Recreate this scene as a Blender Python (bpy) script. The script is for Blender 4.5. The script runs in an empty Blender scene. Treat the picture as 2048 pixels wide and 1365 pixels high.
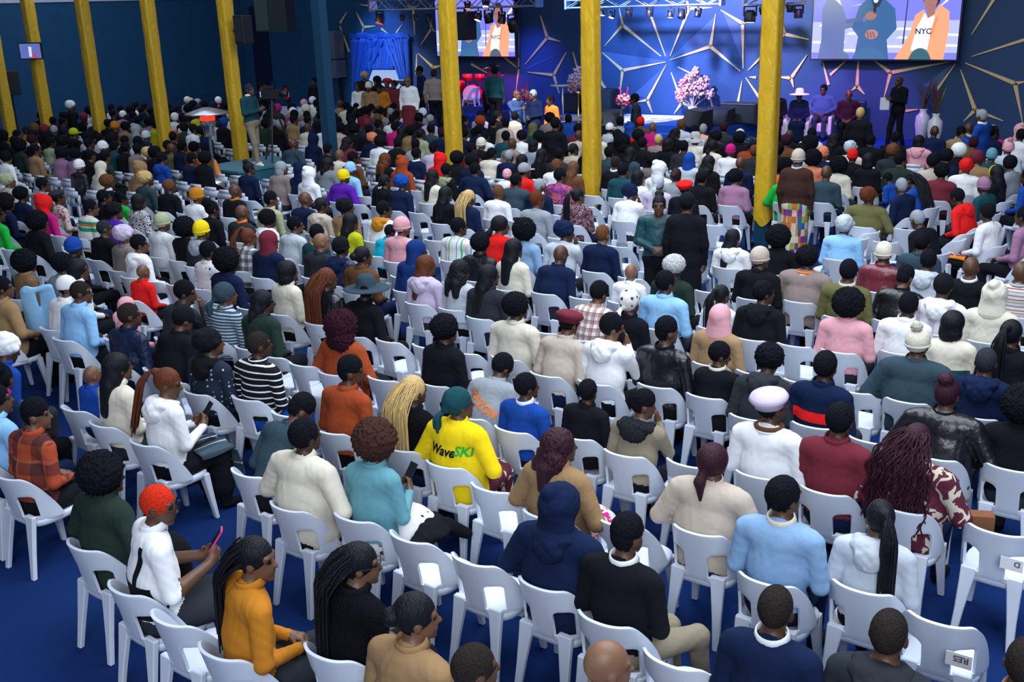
import bpy, bmesh, math, random
import numpy as np
from mathutils import Matrix, Vector
random.seed(7); rng = np.random.default_rng(7)
S = bpy.context.scene
COL = bpy.data.collections.new('hall'); S.collection.children.link(COL)
R = math.radians
# ------------------------------------------------------------------ camera (hall axes: x along the rows, y towards the stage)
FPX, TILT, ROLL, CAMH, YAW = 2081.0, 18.1, 1.8, 4.0, 36.4
_t, _r, _a = R(TILT), R(ROLL), R(YAW)
def _rot(p): return np.array([p[0]*math.cos(_a)-p[1]*math.sin(_a), p[0]*math.sin(_a)+p[1]*math.cos(_a), p[2]])
_f = np.array([0, math.cos(_t), -math.sin(_t)]); _rt = np.array([1., 0, 0]); _up = np.cross(_rt, _f)
CF, CX, CY = _rot(_f), _rot(math.cos(_r)*_rt-math.sin(_r)*_up), _rot(-math.sin(_r)*_rt-math.cos(_r)*_up)
CO = np.array([0, 0, CAMH])
cam_d = bpy.data.cameras.new('camera'); cam = bpy.data.objects.new('camera', cam_d); COL.objects.link(cam)
cam_d.sensor_width = 36; cam_d.lens = FPX*36/2048; cam_d.clip_end = 200
M = Matrix.Identity(4)
for i in range(3):
    M[i][0], M[i][1], M[i][2], M[i][3] = CX[i], -CY[i], -CF[i], CO[i]
cam.matrix_world = M; S.camera = cam
def ray(x, y): return CF+(x-1024)/FPX*CX+(y-682.5)/FPX*CY
def onz(x, y, z):
    d = ray(x, y); return CO+d*((z-CO[2])/d[2])
def onv(x, y, v):
    d = ray(x, y); return CO+d*((v-CO[1])/d[1])
def onu(x, y, u):
    d = ray(x, y); return CO+d*((u-CO[0])/d[0])
def pix(p):
    w = np.asarray(p, float)-CO; k = w@CF
    return 1024+FPX*(w@CX)/k, 682.5+FPX*(w@CY)/k
# ------------------------------------------------------------------ world, lamps, exposure
W = bpy.data.worlds.new('world'); S.world = W; W.use_nodes = True
W.node_tree.nodes['Background'].inputs[0].default_value = (.50, .66, 1, 1)
W.node_tree.nodes['Background'].inputs[1].default_value = .15
def area(name, loc, size, power, color, rot=(0, 0, 0), sy=None):
    l = bpy.data.lights.new(name, 'AREA'); l.energy = power; l.color = color; l.size = size
    if sy: l.shape = 'RECTANGLE'; l.size_y = sy
    o = bpy.data.objects.new(name, l); COL.objects.link(o); o.location = loc; o.rotation_euler = rot; return o
def spot(name, loc, to, power, color, ang=40, blend=.6, rad=.15):
    l = bpy.data.lights.new(name, 'SPOT'); l.energy = power; l.color = color; l.spot_size = R(ang); l.spot_blend = blend; l.shadow_soft_size = rad
    o = bpy.data.objects.new(name, l); COL.objects.link(o); o.location = loc
    o.rotation_euler = (Vector(to)-Vector(loc)).to_track_quat('-Z', 'Y').to_euler(); return o
area('hall_ceiling_lamp', (-1.5, 7, 8.5), 8, 1150, (.86, .93, 1))
area('hall_ceiling_lamp', (-9, 12, 8.5), 7, 820, (.84, .92, 1))
area('hall_ceiling_lamp', (-19, 13, 8.5), 8, 270, (.78, .9, 1))
area('hall_ceiling_lamp', (-8, 19, 8.5), 6, 420, (.82, .9, 1))
area('side_wall_fill', (-28, 19, 7.5), 6, 330, (.7, .85, 1), (0, R(25), 0))  # unseen fill light added to brighten the left side wall
area('front_fill_light', (3, -4.5, 7.0), 6, 1150, (.86, .93, 1), (R(48), 0, R(30)))  # unseen frontal fill, added behind the camera to lift the chair backs
S.view_settings.view_transform = 'Standard'; S.view_settings.look = 'None'; S.view_settings.exposure = 0; S.view_settings.gamma = 1
S.view_settings.use_curve_mapping = False
# ------------------------------------------------------------------ helpers
def tag(o, label=None, cat=None, group=None, kind=None):
    if label: o['label'] = label
    if cat: o['category'] = cat
    if group: o['group'] = group
    if kind: o['kind'] = kind
    return o
def link(o, parent=None):
    COL.objects.link(o)
    if parent: o.parent = parent
    return o
def empty(name, loc=(0, 0, 0), rz=0, label=None, cat=None, group=None):
    o = bpy.data.objects.new(name, None); o.location = loc; o.rotation_euler = (0, 0, rz); o.empty_display_size = .1
    link(o); return tag(o, label, cat, group)
def mesh_np(name, V, Q, mats=None, smooth=True):
    """V (n,3), Q list/array of faces with equal length"""
    me = bpy.data.meshes.new(name); V = np.asarray(V, np.float32); Q = np.asarray(Q, np.int32)
    n = Q.shape[1]
    me.vertices.add(len(V)); me.vertices.foreach_set('co', V.ravel())
    me.loops.add(Q.size); me.loops.foreach_set('vertex_index', Q.ravel())
    me.polygons.add(len(Q)); me.polygons.foreach_set('loop_start', np.arange(0, Q.size, n, dtype=np.int32))
    me.polygons.foreach_set('loop_total', np.full(len(Q), n, np.int32))
    if smooth: me.polygons.foreach_set('use_smooth', np.ones(len(Q), bool))
    if mats is not None: me.polygons.foreach_set('material_index', np.asarray(mats, np.int32))
    me.update(calc_edges=True); me.validate(); return me
class MB:
    def __init__(s): s.v, s.f, s.m, s.sm = [], [], [], []
    def add(s, v, f, m=0, smooth=False):
        b = len(s.v); s.v += [tuple(map(float, p)) for p in v]
        s.f += [tuple(i+b for i in q) for q in f]; s.m += [m]*len(f); s.sm += [smooth]*len(f); return s
    def box(s, lo, hi, m=0, T=None):
        x0, y0, z0 = lo; x1, y1, z1 = hi
        v = [Vector(p) for p in ((x0,y0,z0),(x1,y0,z0),(x1,y1,z0),(x0,y1,z0),(x0,y0,z1),(x1,y0,z1),(x1,y1,z1),(x0,y1,z1))]
        if T is not None: v = [T@p for p in v]
        return s.add(v, [(3,2,1,0),(4,5,6,7),(0,1,5,4),(1,2,6,5),(2,3,7,6),(3,0,4,7)], m)
    def hexa(s, bot, top, m=0):
        return s.add(list(bot)+list(top), [(3,2,1,0),(4,5,6,7),(0,1,5,4),(1,2,6,5),(2,3,7,6),(3,0,4,7)], m)
    def tube(s, pts, rad, n=8, m=0, cap=True):
        pts = [Vector(p) for p in pts]; rad = rad if hasattr(rad, '__len__') else [rad]*len(pts); v, f = [], []
        for i, p in enumerate(pts):
            d = (pts[min(i+1, len(pts)-1)]-pts[max(i-1, 0)])
            d = d.normalized() if d.length > 1e-9 else Vector((0, 0, 1))
            a = d.orthogonal().normalized() if i == 0 else (a-d*a.dot(d)).normalized()
            b = d.cross(a)
            v += [p+(a*math.cos(2*math.pi*k/n)+b*math.sin(2*math.pi*k/n))*rad[i] for k in range(n)]
        for i in range(len(pts)-1):
            f += [(i*n+k, i*n+(k+1) % n, (i+1)*n+(k+1) % n, (i+1)*n+k) for k in range(n)]
        s.add(v, f, m, True)
        if cap:
            s.add(v[:n], [tuple(range(n-1, -1, -1))], m); s.add(v[-n:], [tuple(range(n))], m)
        return s
    def lathe(s, prof, n=24, m=0, T=None):
        v, f = [], []
        for r, z in prof:
            v += [Vector((r*math.cos(2*math.pi*k/n), r*math.sin(2*math.pi*k/n), z)) for k in range(n)]
        if T is not None: v = [T@p for p in v]
        for i in range(len(prof)-1):
            f += [(i*n+k, i*n+(k+1) % n, (i+1)*n+(k+1) % n, (i+1)*n+k) for k in range(n)]
        return s.add(v, f, m, True)
    def ball(s, c, r, n=12, m=0):
        r = r if hasattr(r, '__len__') else (r, r, r)
        T = Matrix.Translation(c) @ Matrix.Diagonal((*r, 1))
        return s.lathe([(max(math.sin(math.pi*i/8), .001), -math.cos(math.pi*i/8)) for i in range(9)], n, m, T)
    def prism(s, poly, off, m=0):
        n = len(poly); a = [Vector(p) for p in poly]; b = [p+Vector(off) for p in a]
        return s.add(a+b, [tuple(range(n)), tuple(range(2*n-1, n-1, -1))]+[(i, i+n, (i+1) % n+n, (i+1) % n) for i in range(n)], m)
    def mesh(s, name):
        me = bpy.data.meshes.new(name); me.from_pydata(s.v, [], s.f); me.update()
        me.polygons.foreach_set('material_index', s.m); me.polygons.foreach_set('use_smooth', s.sm); return me
    def obj(s, name, mats, parent=None, loc=None, rz=0, fix=True):
        me = s.mesh(name)
        if fix:
            bm = bmesh.new(); bm.from_mesh(me); bmesh.ops.recalc_face_normals(bm, faces=bm.faces); bm.to_mesh(me); bm.free()
        for m in (mats if isinstance(mats, (list, tuple)) else [mats]): me.materials.append(m)
        o = bpy.data.objects.new(name, me); link(o, parent)
        if loc is not None: o.location = loc
        if rz: o.rotation_euler = (0, 0, rz)
        return o
def bake(o, *mods):
    """apply modifiers (type, settings) to a fresh mesh"""
    for t, kw in mods:
        md = o.modifiers.new(t, t)
        for k, v in kw.items(): setattr(md, k, v)
    dg = bpy.context.evaluated_depsgraph_get(); me = bpy.data.meshes.new_from_object(o.evaluated_get(dg))
    o.modifiers.clear(); o.data = me; return o
def textmesh(s, size, ext=.0, shear=0, name='lettering'):
    cu = bpy.data.curves.new('t', 'FONT'); cu.body = s; cu.size = size; cu.extrude = ext; cu.shear = shear; cu.resolution_u = 3; cu.offset = size*.03; o = bpy.data.objects.new('t', cu); COL.objects.link(o)
    dg = bpy.context.evaluated_depsgraph_get(); me = bpy.data.meshes.new_from_object(o.evaluated_get(dg)); bpy.data.objects.remove(o); me.name = name; return me
# ------------------------------------------------------------------ materials
C = dict(black=(.0065,.007,.011), crop=(.022,.017,.016), navy=(.006,.014,.052), steel=(.05,.10,.24), royal=(.008,.035,.17), charcoal=(.024,.029,.038), grey=(.28,.31,.36), silver=(.5,.55,.63), white=(.82,.84,.88), cream=(.70,.65,.55),
  beige=(.52,.44,.37), tan=(.31,.19,.095), camel=(.37,.24,.13), brown=(.13,.055,.025), auburn=(.11,.03,.013), blonde=(.55,.38,.16), rust=(.33,.058,.018), orange=(.85,.2,.03), mustard=(.5,.19,.018),
  yellow=(.85,.62,.01), lime=(.46,.5,.015), olive=(.13,.125,.05), sage=(.38,.42,.26), green=(.015,.42,.05), forest=(.018,.034,.028), teal=(.13,.33,.40), petrol=(.01,.062,.08), slate=(.032,.06,.085),
  sky=(.28,.55,.88), blue=(.01,.06,.34), denim=(.24,.40,.64), purple=(.10,.015,.36), lilac=(.58,.5,.68), mauve=(.33,.17,.28), pink=(.74,.36,.42), coral=(.72,.22,.13), magenta=(.55,.015,.2), burgundy=(.032,.008,.017),
  umber=(.05,.022,.018), maroon=(.16,.022,.038), red=(.75,.015,.015), turquoise=(.01,.4,.62), taupe=(.26,.21,.2), peach=(.8,.4,.28), gold=(.6,.36,.03), khaki=(.26,.22,.16), ginger=(.6,.03,.012))
MATS = {}
def nodes(name, base, rough=.6, metal=0, spec=.5, **kw):
    m = bpy.data.materials.new(name); m.use_nodes = True; nt = m.node_tree; b = nt.nodes['Principled BSDF']
    b.inputs['Base Color'].default_value = (*base[:3], 1); b.inputs['Roughness'].default_value = rough; b.inputs['Metallic'].default_value = metal
    b.inputs['Specular IOR Level'].default_value = spec
    for k, v in kw.items(): b.inputs[k.replace('_', ' ')].default_value = v
    return m, nt, b
def nn(nt, t, **kw):
    n = nt.nodes.new(t)
    for k, v in kw.items():
        if hasattr(n, k) and not k.startswith('i_'): setattr(n, k, v)
    return n
def noise_col(nt, b, base, scale=30, amt=.25, bump=.3, bdist=.004, coord='Object', detail=3):
    tc = nn(nt, 'ShaderNodeTexCoord'); nz = nn(nt, 'ShaderNodeTexNoise'); nz.inputs['Scale'].default_value = scale; nz.inputs['Detail'].default_value = detail
    nt.links.new(tc.outputs[coord], nz.inputs['Vector'])
    if base is not None:
        mx = nn(nt, 'ShaderNodeMix', data_type='RGBA')
        mx.inputs[6].default_value = (*[c*(1-amt) for c in base[:3]], 1); mx.inputs[7].default_value = (*[min(1, c*(1+amt)) for c in base[:3]], 1)
        nt.links.new(nz.outputs['Fac'], mx.inputs[0]); nt.links.new(mx.outputs[2], b.inputs['Base Color'])
    if bump:
        bp = nn(nt, 'ShaderNodeBump'); bp.inputs['Strength'].default_value = bump; bp.inputs['Distance'].default_value = bdist
        nt.links.new(nz.outputs['Fac'], bp.inputs['Height']); nt.links.new(bp.outputs['Normal'], b.inputs['Normal'])
    return nz
def simple(name, base, rough=.5, metal=0, spec=.5, scale=0, amt=.15, bump=.2, bdist=.004, **kw):
    if name in MATS: return MATS[name]
    m, nt, b = nodes(name, base, rough, metal, spec, **kw)
    if scale: noise_col(nt, b, base, scale, amt, bump, bdist)
    MATS[name] = m; return m
def emis(name, col, st):
    if name in MATS: return MATS[name]
    m, nt, b = nodes(name, (.01, .01, .012), .5); b.inputs['Emission Color'].default_value = (*col, 1); b.inputs['Emission Strength'].default_value = st
    MATS[name] = m; return m
def cloth(c, kind='cloth'):
    key = f'{kind}_{c}'
    if key in MATS: return MATS[key]
    base = C[c]
    if kind == 'leather': m, nt, b = nodes(key, base, .32, 0, .6); noise_col(nt, b, base, 25, .3, .5, .01)
    elif kind == 'fur': m, nt, b = nodes(key, base, 1, 0, .1); noise_col(nt, b, base, 90, .55, 1, .03)
    elif kind == 'puffer': m, nt, b = nodes(key, base, .5, 0, .4); noise_col(nt, b, base, 10, .2, .7, .04)
    elif kind == 'satin': m, nt, b = nodes(key, base, .3, 0, .6); noise_col(nt, b, base, 18, .3, .5, .015)
    else: m, nt, b = nodes(key, base, .95, 0, .15); noise_col(nt, b, base, 7, .12, .42, .03, detail=4)
    MATS[key] = m; return m
def stripes(key, cols, freq, axis='Z', warp=0, rough=.9):
    """repeating bands along one axis of the object; cols = [(pos, colour), ...]"""
    if key in MATS: return MATS[key]
    m, nt, b = nodes(key, cols[0][1], rough, 0, .2); tc = nn(nt, 'ShaderNodeTexCoord'); sp = nn(nt, 'ShaderNodeSeparateXYZ'); nt.links.new(tc.outputs['Object'], sp.inputs[0])
    src = sp.outputs[axis]
    if warp:
        nz = nn(nt, 'ShaderNodeTexNoise'); nz.inputs['Scale'].default_value = 7; nt.links.new(tc.outputs['Object'], nz.inputs['Vector'])
        mw = nn(nt, 'ShaderNodeMath', operation='MULTIPLY_ADD'); nt.links.new(nz.outputs['Fac'], mw.inputs[0]); mw.inputs[1].default_value = warp; nt.links.new(src, mw.inputs[2]); src = mw.outputs[0]
    mu = nn(nt, 'ShaderNodeMath', operation='MULTIPLY'); nt.links.new(src, mu.inputs[0]); mu.inputs[1].default_value = freq
    fr = nn(nt, 'ShaderNodeMath', operation='FRACT'); nt.links.new(mu.outputs[0], fr.inputs[0])
    cr = nn(nt, 'ShaderNodeValToRGB'); cr.color_ramp.interpolation = 'CONSTANT'; e = cr.color_ramp.elements
    while len(e) < len(cols): e.new(1)
    for i, (p, c) in enumerate(cols): e[i].position = p; e[i].color = (*c, 1)
    nt.links.new(fr.outputs[0], cr.inputs[0]); nt.links.new(cr.outputs[0], b.inputs['Base Color']); MATS[key] = m; return m
def plaid(key, base, c2, c3, f=5.0):
    if key in MATS: return MATS[key]
    m, nt, b = nodes(key, base, .95, 0, .15); tc = nn(nt, 'ShaderNodeTexCoord'); sp = nn(nt, 'ShaderNodeSeparateXYZ'); nt.links.new(tc.outputs['Object'], sp.inputs[0])
    cur = None
    for ax, c, lo in (('X', c2, .5), ('Z', c2, .5), ('X', c3, .9), ('Z', c3, .9)):
        mu = nn(nt, 'ShaderNodeMath', operation='MULTIPLY'); nt.links.new(sp.outputs[ax], mu.inputs[0]); mu.inputs[1].default_value = f
        fr = nn(nt, 'ShaderNodeMath', operation='FRACT'); nt.links.new(mu.outputs[0], fr.inputs[0])
        gt = nn(nt, 'ShaderNodeMath', operation='GREATER_THAN'); nt.links.new(fr.outputs[0], gt.inputs[0]); gt.inputs[1].default_value = lo
        sc = nn(nt, 'ShaderNodeMath', operation='MULTIPLY'); nt.links.new(gt.outputs[0], sc.inputs[0]); sc.inputs[1].default_value = .6
        mx = nn(nt, 'ShaderNodeMix', data_type='RGBA'); nt.links.new(sc.outputs[0], mx.inputs[0])
        if cur is None: mx.inputs[6].default_value = (*base, 1)
        else: nt.links.new(cur, mx.inputs[6])
        mx.inputs[7].default_value = (*c, 1); cur = mx.outputs[2]
    nt.links.new(cur, b.inputs['Base Color']); MATS[key] = m; return m
def blotch(key, cols, scale=14, rnd=1, tex='V'):
    """printed cloth: patches of a few colours"""
    if key in MATS: return MATS[key]
    m, nt, b = nodes(key, cols[0], .9, 0, .2); tc = nn(nt, 'ShaderNodeTexCoord')
    if tex == 'V':
        t = nn(nt, 'ShaderNodeTexVoronoi'); t.inputs['Scale'].default_value = scale; t.inputs['Randomness'].default_value = rnd; out = t.outputs['Distance']
    else:
        t = nn(nt, 'ShaderNodeTexNoise'); t.inputs['Scale'].default_value = scale; t.inputs['Detail'].default_value = 1; t.inputs['Distortion'].default_value = 1.5; out = t.outputs['Fac']
    nt.links.new(tc.outputs['Object'], t.inputs['Vector'])
    cr = nn(nt, 'ShaderNodeValToRGB'); cr.color_ramp.interpolation = 'CONSTANT'; e = cr.color_ramp.elements
    while len(e) < len(cols): e.new(1)
    lo, hi = (.0, .75) if tex == 'V' else (.35, .68)
    for i, c in enumerate(cols): e[i].position = 0 if i == 0 else lo+(hi-lo)*i/len(cols); e[i].color = (*c, 1)
    nt.links.new(out, cr.inputs[0]); nt.links.new(cr.outputs[0], b.inputs['Base Color']); MATS[key] = m; return m
def blocks(key, cols, size=(.07, .07, .1)):
    if key in MATS: return MATS[key]
    m, nt, b = nodes(key, cols[0], .9, 0, .2); tc = nn(nt, 'ShaderNodeTexCoord'); vm = nn(nt, 'ShaderNodeVectorMath', operation='SNAP'); vm.inputs[1].default_value = size
    nt.links.new(tc.outputs['Object'], vm.inputs[0]); wn = nn(nt, 'ShaderNodeTexWhiteNoise'); nt.links.new(vm.outputs[0], wn.inputs['Vector'])
    cr = nn(nt, 'ShaderNodeValToRGB'); cr.color_ramp.interpolation = 'CONSTANT'; e = cr.color_ramp.elements
    while len(e) < len(cols): e.new(1)
    for i, c in enumerate(cols): e[i].position = i/len(cols); e[i].color = (*c, 1)
    nt.links.new(wn.outputs['Value'], cr.inputs[0]); nt.links.new(cr.outputs[0], b.inputs['Base Color']); MATS[key] = m; return m
PAT = {
 'orange plaid': lambda: plaid('cloth_plaid_orange', (.42,.07,.03), (.02,.018,.025), (.5,.12,.06), 4.2),
 'black and white striped': lambda: stripes('cloth_stripe_bw', [(0,C['black']),(.78,C['white'])], 17),
 'blue and white striped': lambda: stripes('cloth_stripe_blue', [(0,(.05,.09,.14)),(.6,(.5,.6,.7))], 30),
 'zebra striped': lambda: stripes('cloth_zebra', [(0,(.6,.58,.6)),(.65,C['black'])], 20, 'Z', .5),
 'red checked': lambda: plaid('cloth_check_red', (.75,.74,.76), (.3,.1,.08), (.1,.04,.06), 13),
 'black and white checked': lambda: plaid('cloth_check_bw', (.75,.77,.82), C['black'], (.1,.1,.12), 9),
 'pink floral': lambda: blotch('cloth_floral_pink', [(.5,.02,.2),(.65,.6,.55),(.5,.6,.5),(.6,.5,.5)], 16, 1, 'N'),
 'dotted navy': lambda: blotch('cloth_dots_navy', [(.5,.55,.65),(.015,.025,.05),(.015,.025,.05),(.015,.025,.05)], 18, .4),
 'green and orange striped': lambda: stripes('cloth_stripe_green', [(0,(.7,.7,.68)),(.3,(.02,.3,.16)),(.5,(.7,.7,.68)),(.6,(.75,.25,.04)),(.72,(.03,.3,.17)),(.85,(.7,.7,.68))], 3.6),
 'white striped': lambda: stripes('cloth_stripe_white', [(0,(.75,.78,.76)),(.3,(.1,.3,.6)),(.36,(.75,.78,.76)),(.62,(.05,.45,.16)),(.72,(.75,.78,.76))], 5, 'X'),
 'maroon floral': lambda: blotch('cloth_floral_maroon', [(.03,.012,.02),(.16,.05,.08),(.4,.3,.33)], 40, 1, 'N'),
 'maroon and cream patterned': lambda: blotch('cloth_maroon_cream', [(.09,.015,.03),(.11,.02,.04),(.55,.5,.42)], 9, 1, 'N'),
 'fair isle': lambda: stripes('cloth_fairisle', [(0,(.6,.55,.5)),(.25,(.2,.22,.3)),(.4,(.55,.5,.45)),(.6,(.33,.3,.33)),(.75,(.6,.55,.5)),(.9,(.25,.08,.06))], 9),
 'black and white knit': lambda: blotch('cloth_knit_bw', [(.04,.05,.12),(.7,.68,.7),(.72,.7,.72)], 15, .1),
 'purple and orange print': lambda: blotch('cloth_print_purple', [(.2,.03,.3),(.3,.05,.35),(.6,.16,.03),(.1,.02,.1)], 13, 1, 'N'),
 'lilac striped': lambda: stripes('cloth_stripe_lilac', [(0,(.72,.7,.78)),(.55,(.52,.46,.56))], 6, 'X'),
 'patchwork': lambda: blocks('cloth_patchwork', [(.6,.5,.42),(.45,.22,.03),(.2,.03,.2),(.62,.55,.45),(.25,.38,.05),(.03,.12,.3),(.5,.13,.04)]),
}
PATMEAN = {'orange plaid':'rust','black and white striped':'black'}
def topmat(c, garment=''):
    if c in PAT: return PAT[c]()
    k = 'leather' if 'leather' in garment else 'fur' if 'fur' in garment else 'puffer' if 'puffer' in garment else 'cloth'
    return cloth(c, k)
SKIN = []
for i, c in enumerate(((.075,.032,.018), (.10,.045,.025), (.055,.024,.015), (.15,.07,.04), (.21,.105,.06))):
    m, nt, b = nodes(f'skin_{i}', c, .48, 0, .45); noise_col(nt, b, c, 12, .18, .1, .003); SKIN.append(m)
EYE = simple('eye', (.02,.015,.012), .15)
def hairmat(c, kind='strand'):
    key = f'hair_{kind}_{c}'
    if key in MATS: return MATS[key]
    base = C[c]; m, nt, b = nodes(key, base, .55 if kind == 'strand' else .95, 0, .2 if kind == 'strand' else .08)
    tc = nn(nt, 'ShaderNodeTexCoord'); mp = nn(nt, 'ShaderNodeMapping'); nz = nn(nt, 'ShaderNodeTexNoise'); nz.inputs['Detail'].default_value = 2
    mp.inputs['Scale'].default_value = (60, 60, 5) if kind == 'strand' else (55, 55, 55)
    nz.inputs['Scale'].default_value = 1.5; nt.links.new(tc.outputs['Object'], mp.inputs[0]); nt.links.new(mp.outputs[0], nz.inputs['Vector'])
    mx = nn(nt, 'ShaderNodeMix', data_type='RGBA'); mx.inputs[6].default_value = (*[v*.45 for v in base], 1); mx.inputs[7].default_value = (*[min(1, v*1.7) for v in base], 1)
    nt.links.new(nz.outputs['Fac'], mx.inputs[0]); nt.links.new(mx.outputs[2], b.inputs['Base Color'])
    bp = nn(nt, 'ShaderNodeBump'); bp.inputs['Strength'].default_value = .8; bp.inputs['Distance'].default_value = .012; nt.links.new(nz.outputs['Fac'], bp.inputs['Height']); nt.links.new(bp.outputs['Normal'], b.inputs['Normal'])
    MATS[key] = m; return m
BLACKM = simple('black_plastic', (.012,.013,.016), .45, scale=60, amt=.2, bump=.1)
CHROME = simple('chrome', (.6,.62,.66), .25, 1)
WHITEP = simple('white_plastic', (.64,.70,.82), .38, 0, .5, scale=8, amt=.05, bump=.03)
# ------------------------------------------------------------------ the hall
VW, UW = 28.72, -34.0                                   # stage wall and side wall
carpet = simple('carpet_blue', (.006,.026,.125), .95, 0, .1, scale=120, amt=.35, bump=.5, bdist=.004)
def struct(name, mb, m, label=None): return tag(mb.obj(name, m), label, None, None, 'structure')
struct('floor', MB().box((-36, -3, -.1), (8, 32, 0)), carpet, 'royal blue carpet floor of the hall')
navywall = simple('wall_paint_navy', (.008,.062,.15), .7, 0, .3, scale=3, amt=.18, bump=.06)
b = MB().box((UW-.3, -3, 0), (UW, VW+.3, 9)); wl = struct('wall_left', b, navywall, 'plain dark blue side wall behind the yellow pillars')
MB().box((UW-.01, 2, 0), (UW+.03, VW, .95)).obj('dado_panel', simple('dado_blue', (.008,.05,.125), .6, scale=5), wl)
MB().box((UW-.01, -2, 4.42), (UW+.05, VW, 4.75)).obj('white_band', simple('band_white', (.5,.48,.62), .7, scale=4), wl)
# painted stage wall
m, nt, bs = nodes('wall_stage_blue', (.022,.06,.16), .55, 0, .35); noise_col(nt, bs, (.022,.06,.16), .35, .35, .05, .01, detail=1); stagewall = m
b = MB().box((-26.3, VW, 0), (8, VW+.3, 9)); wb = struct('wall_back', b, stagewall, 'deep blue stage wall with gold starburst strips')
MB().box((UW, VW, 0), (-26.3, VW+.3, 9)).obj('plain_wall_panel', navywall, wb)
MB().box((UW, VW-.04, 4.42), (-27.0, VW+.02, 4.75)).obj('white_band', MATS['band_white'], wb)
struct('wall_right', MB().box((8, -3, 0), (8.3, VW+.3, 9)), navywall, 'dark blue wall beyond the side seats')
goldm = simple('strip_gold', (.80,.58,.28), .35, .1, scale=20, amt=.2)
JN = [((727,54),[(712,25),(750,52),(724,66)]),((826,16),[(813,11),(835,12),(829,70)]),((863,57),[(859,40),(871,64),(841,90)]),((866,135),[(836,107),(892,129),(865,160)]),
 ((1094,75.6),[(1080,31),(1120,83),(1050,129)]),((1107,150),[(1055,144.5),(1132,105),(1118,187)]),((1245,50),[(1238,14),(1209,92),(1322,113)]),((1245,140.6),[(1204,105),(1331,124),(1239,192)]),
 ((1294,200),[(1274,204),(1332,130),(1304,226)]),((1363.6,205),[(1342,145),(1348,228),(1402,221)]),((1200,162),[(1199,20),(1226,200),(1190,178)]),((1420.6,93),[(1431,28),(1340,120),(1480,142)]),
 ((1378,17),[(1424,15),(1340,112),(1370,-10)]),((1485,47),[(1441,20),(1500,37),(1486,137)]),((1569,68),[(1560,30),(1555,81),(1617,79)]),((1582,156),[(1552,154),(1614,110),(1587,175)]),
 ((1714,172),[(1717,110),(1702,182),(1729,189)]),((1781,145),[(1745,119),(1898,124),(1768,195)]),((2030,167),[(1930,126),(2052,163),(2045,245)]),((1950,220),[(1921,140),(1927,243),(2006,242)])]
SG = [((792,66),(803,50)),((762,57),(776,68)),((680,46),(693,24)),((698,104),(679,52)),((741,12),(719,9)),((832,148),(833,108)),((942,128),(984,152)),((1008,114),(1033,135)),((1037,139),(1032,181)),((1035,60),(1037,134)),
 ((1301,30),(1331,113)),((1157,146),(1145,104)),((1414,163),(1355,134)),((1521,115),(1496,141)),((1518,195),(1491,155)),((1476,203),(1484,162)),((1426,220),(1419,190)),((1657,170),(1644,119)),((1660,150),(1694,119)),
 ((2050,79),(1943,113)),((1989,-4),(1943,69)),((1869,186),(1911,127)),((1809,222),(1836,219)),((1512,155),(1498,154))]
def strip(a, c, w0=.1, w1=.018, v=VW-.035):
    A, B = Vector(onv(*a, v)), Vector(onv(*c, v)); d = (B-A).normalized(); n = Vector((d.z, 0, -d.x))
    MB().prism([A+n*w0/2, B+n*w1/2, B-n*w1/2, A-n*w0/2], (0, .034, 0)).obj('gold_strip', goldm, wb)
for c, tips in JN:
    for t in tips: strip(c, t)
for a, c in SG: strip(a, c, .075)
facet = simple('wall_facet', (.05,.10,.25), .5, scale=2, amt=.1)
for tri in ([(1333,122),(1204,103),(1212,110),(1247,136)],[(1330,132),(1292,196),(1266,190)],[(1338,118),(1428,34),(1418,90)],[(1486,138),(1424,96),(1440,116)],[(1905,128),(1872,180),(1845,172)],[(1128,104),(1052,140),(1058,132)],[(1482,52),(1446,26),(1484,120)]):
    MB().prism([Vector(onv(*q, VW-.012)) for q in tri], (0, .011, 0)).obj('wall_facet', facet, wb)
# door recess and box on the plain part of the wall
d1 = struct('door_1', MB().box((*onv(520,240,VW-.06)[[0]], VW-.06, 0), (onv(552,240,VW-.06)[0], VW+.01, 4.1)), simple('door_navy', (.004,.012,.04), .5, scale=6), 'tall dark navy door beside the camera platform')
MB().box((onv(546,190,VW-.09)[0], VW-.11, 1.0), (onv(549,190,VW-.09)[0], VW-.06, 1.25)).obj('door_handle', CHROME, d1)
# pillars: golden cloth over blue posts
m, nt, bs = nodes('cloth_gold_satin', (.60,.34,.012), .34, 0, .6); GOLDC = m
tc = nn(nt,'ShaderNodeTexCoord'); mp = nn(nt,'ShaderNodeMapping'); mp.inputs['Scale'].default_value = (5,5,2.2); nz = nn(nt,'ShaderNodeTexNoise'); nz.inputs['Scale'].default_value = 1.6; nz.inputs['Detail'].default_value = 3; nz.inputs['Distortion'].default_value = 1.2
nt.links.new(tc.outputs['Object'], mp.inputs[0]); nt.links.new(mp.outputs[0], nz.inputs['Vector']); bp = nn(nt,'ShaderNodeBump'); bp.inputs['Strength'].default_value = .45; bp.inputs['Distance'].default_value = .04; nt.links.new(nz.outputs['Fac'], bp.inputs['Height']); nt.links.new(bp.outputs['Normal'], bs.inputs['Normal'])
mx = nn(nt,'ShaderNodeMix',data_type='RGBA'); mx.inputs[6].default_value = (.5,.27,.006,1); mx.inputs[7].default_value = (.8,.52,.03,1); nt.links.new(nz.outputs['Fac'], mx.inputs[0]); nt.links.new(mx.outputs[2], bs.inputs['Base Color'])
postm = simple('post_blue', (.006,.05,.11), .5, scale=8)
VC = 16.25
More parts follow.
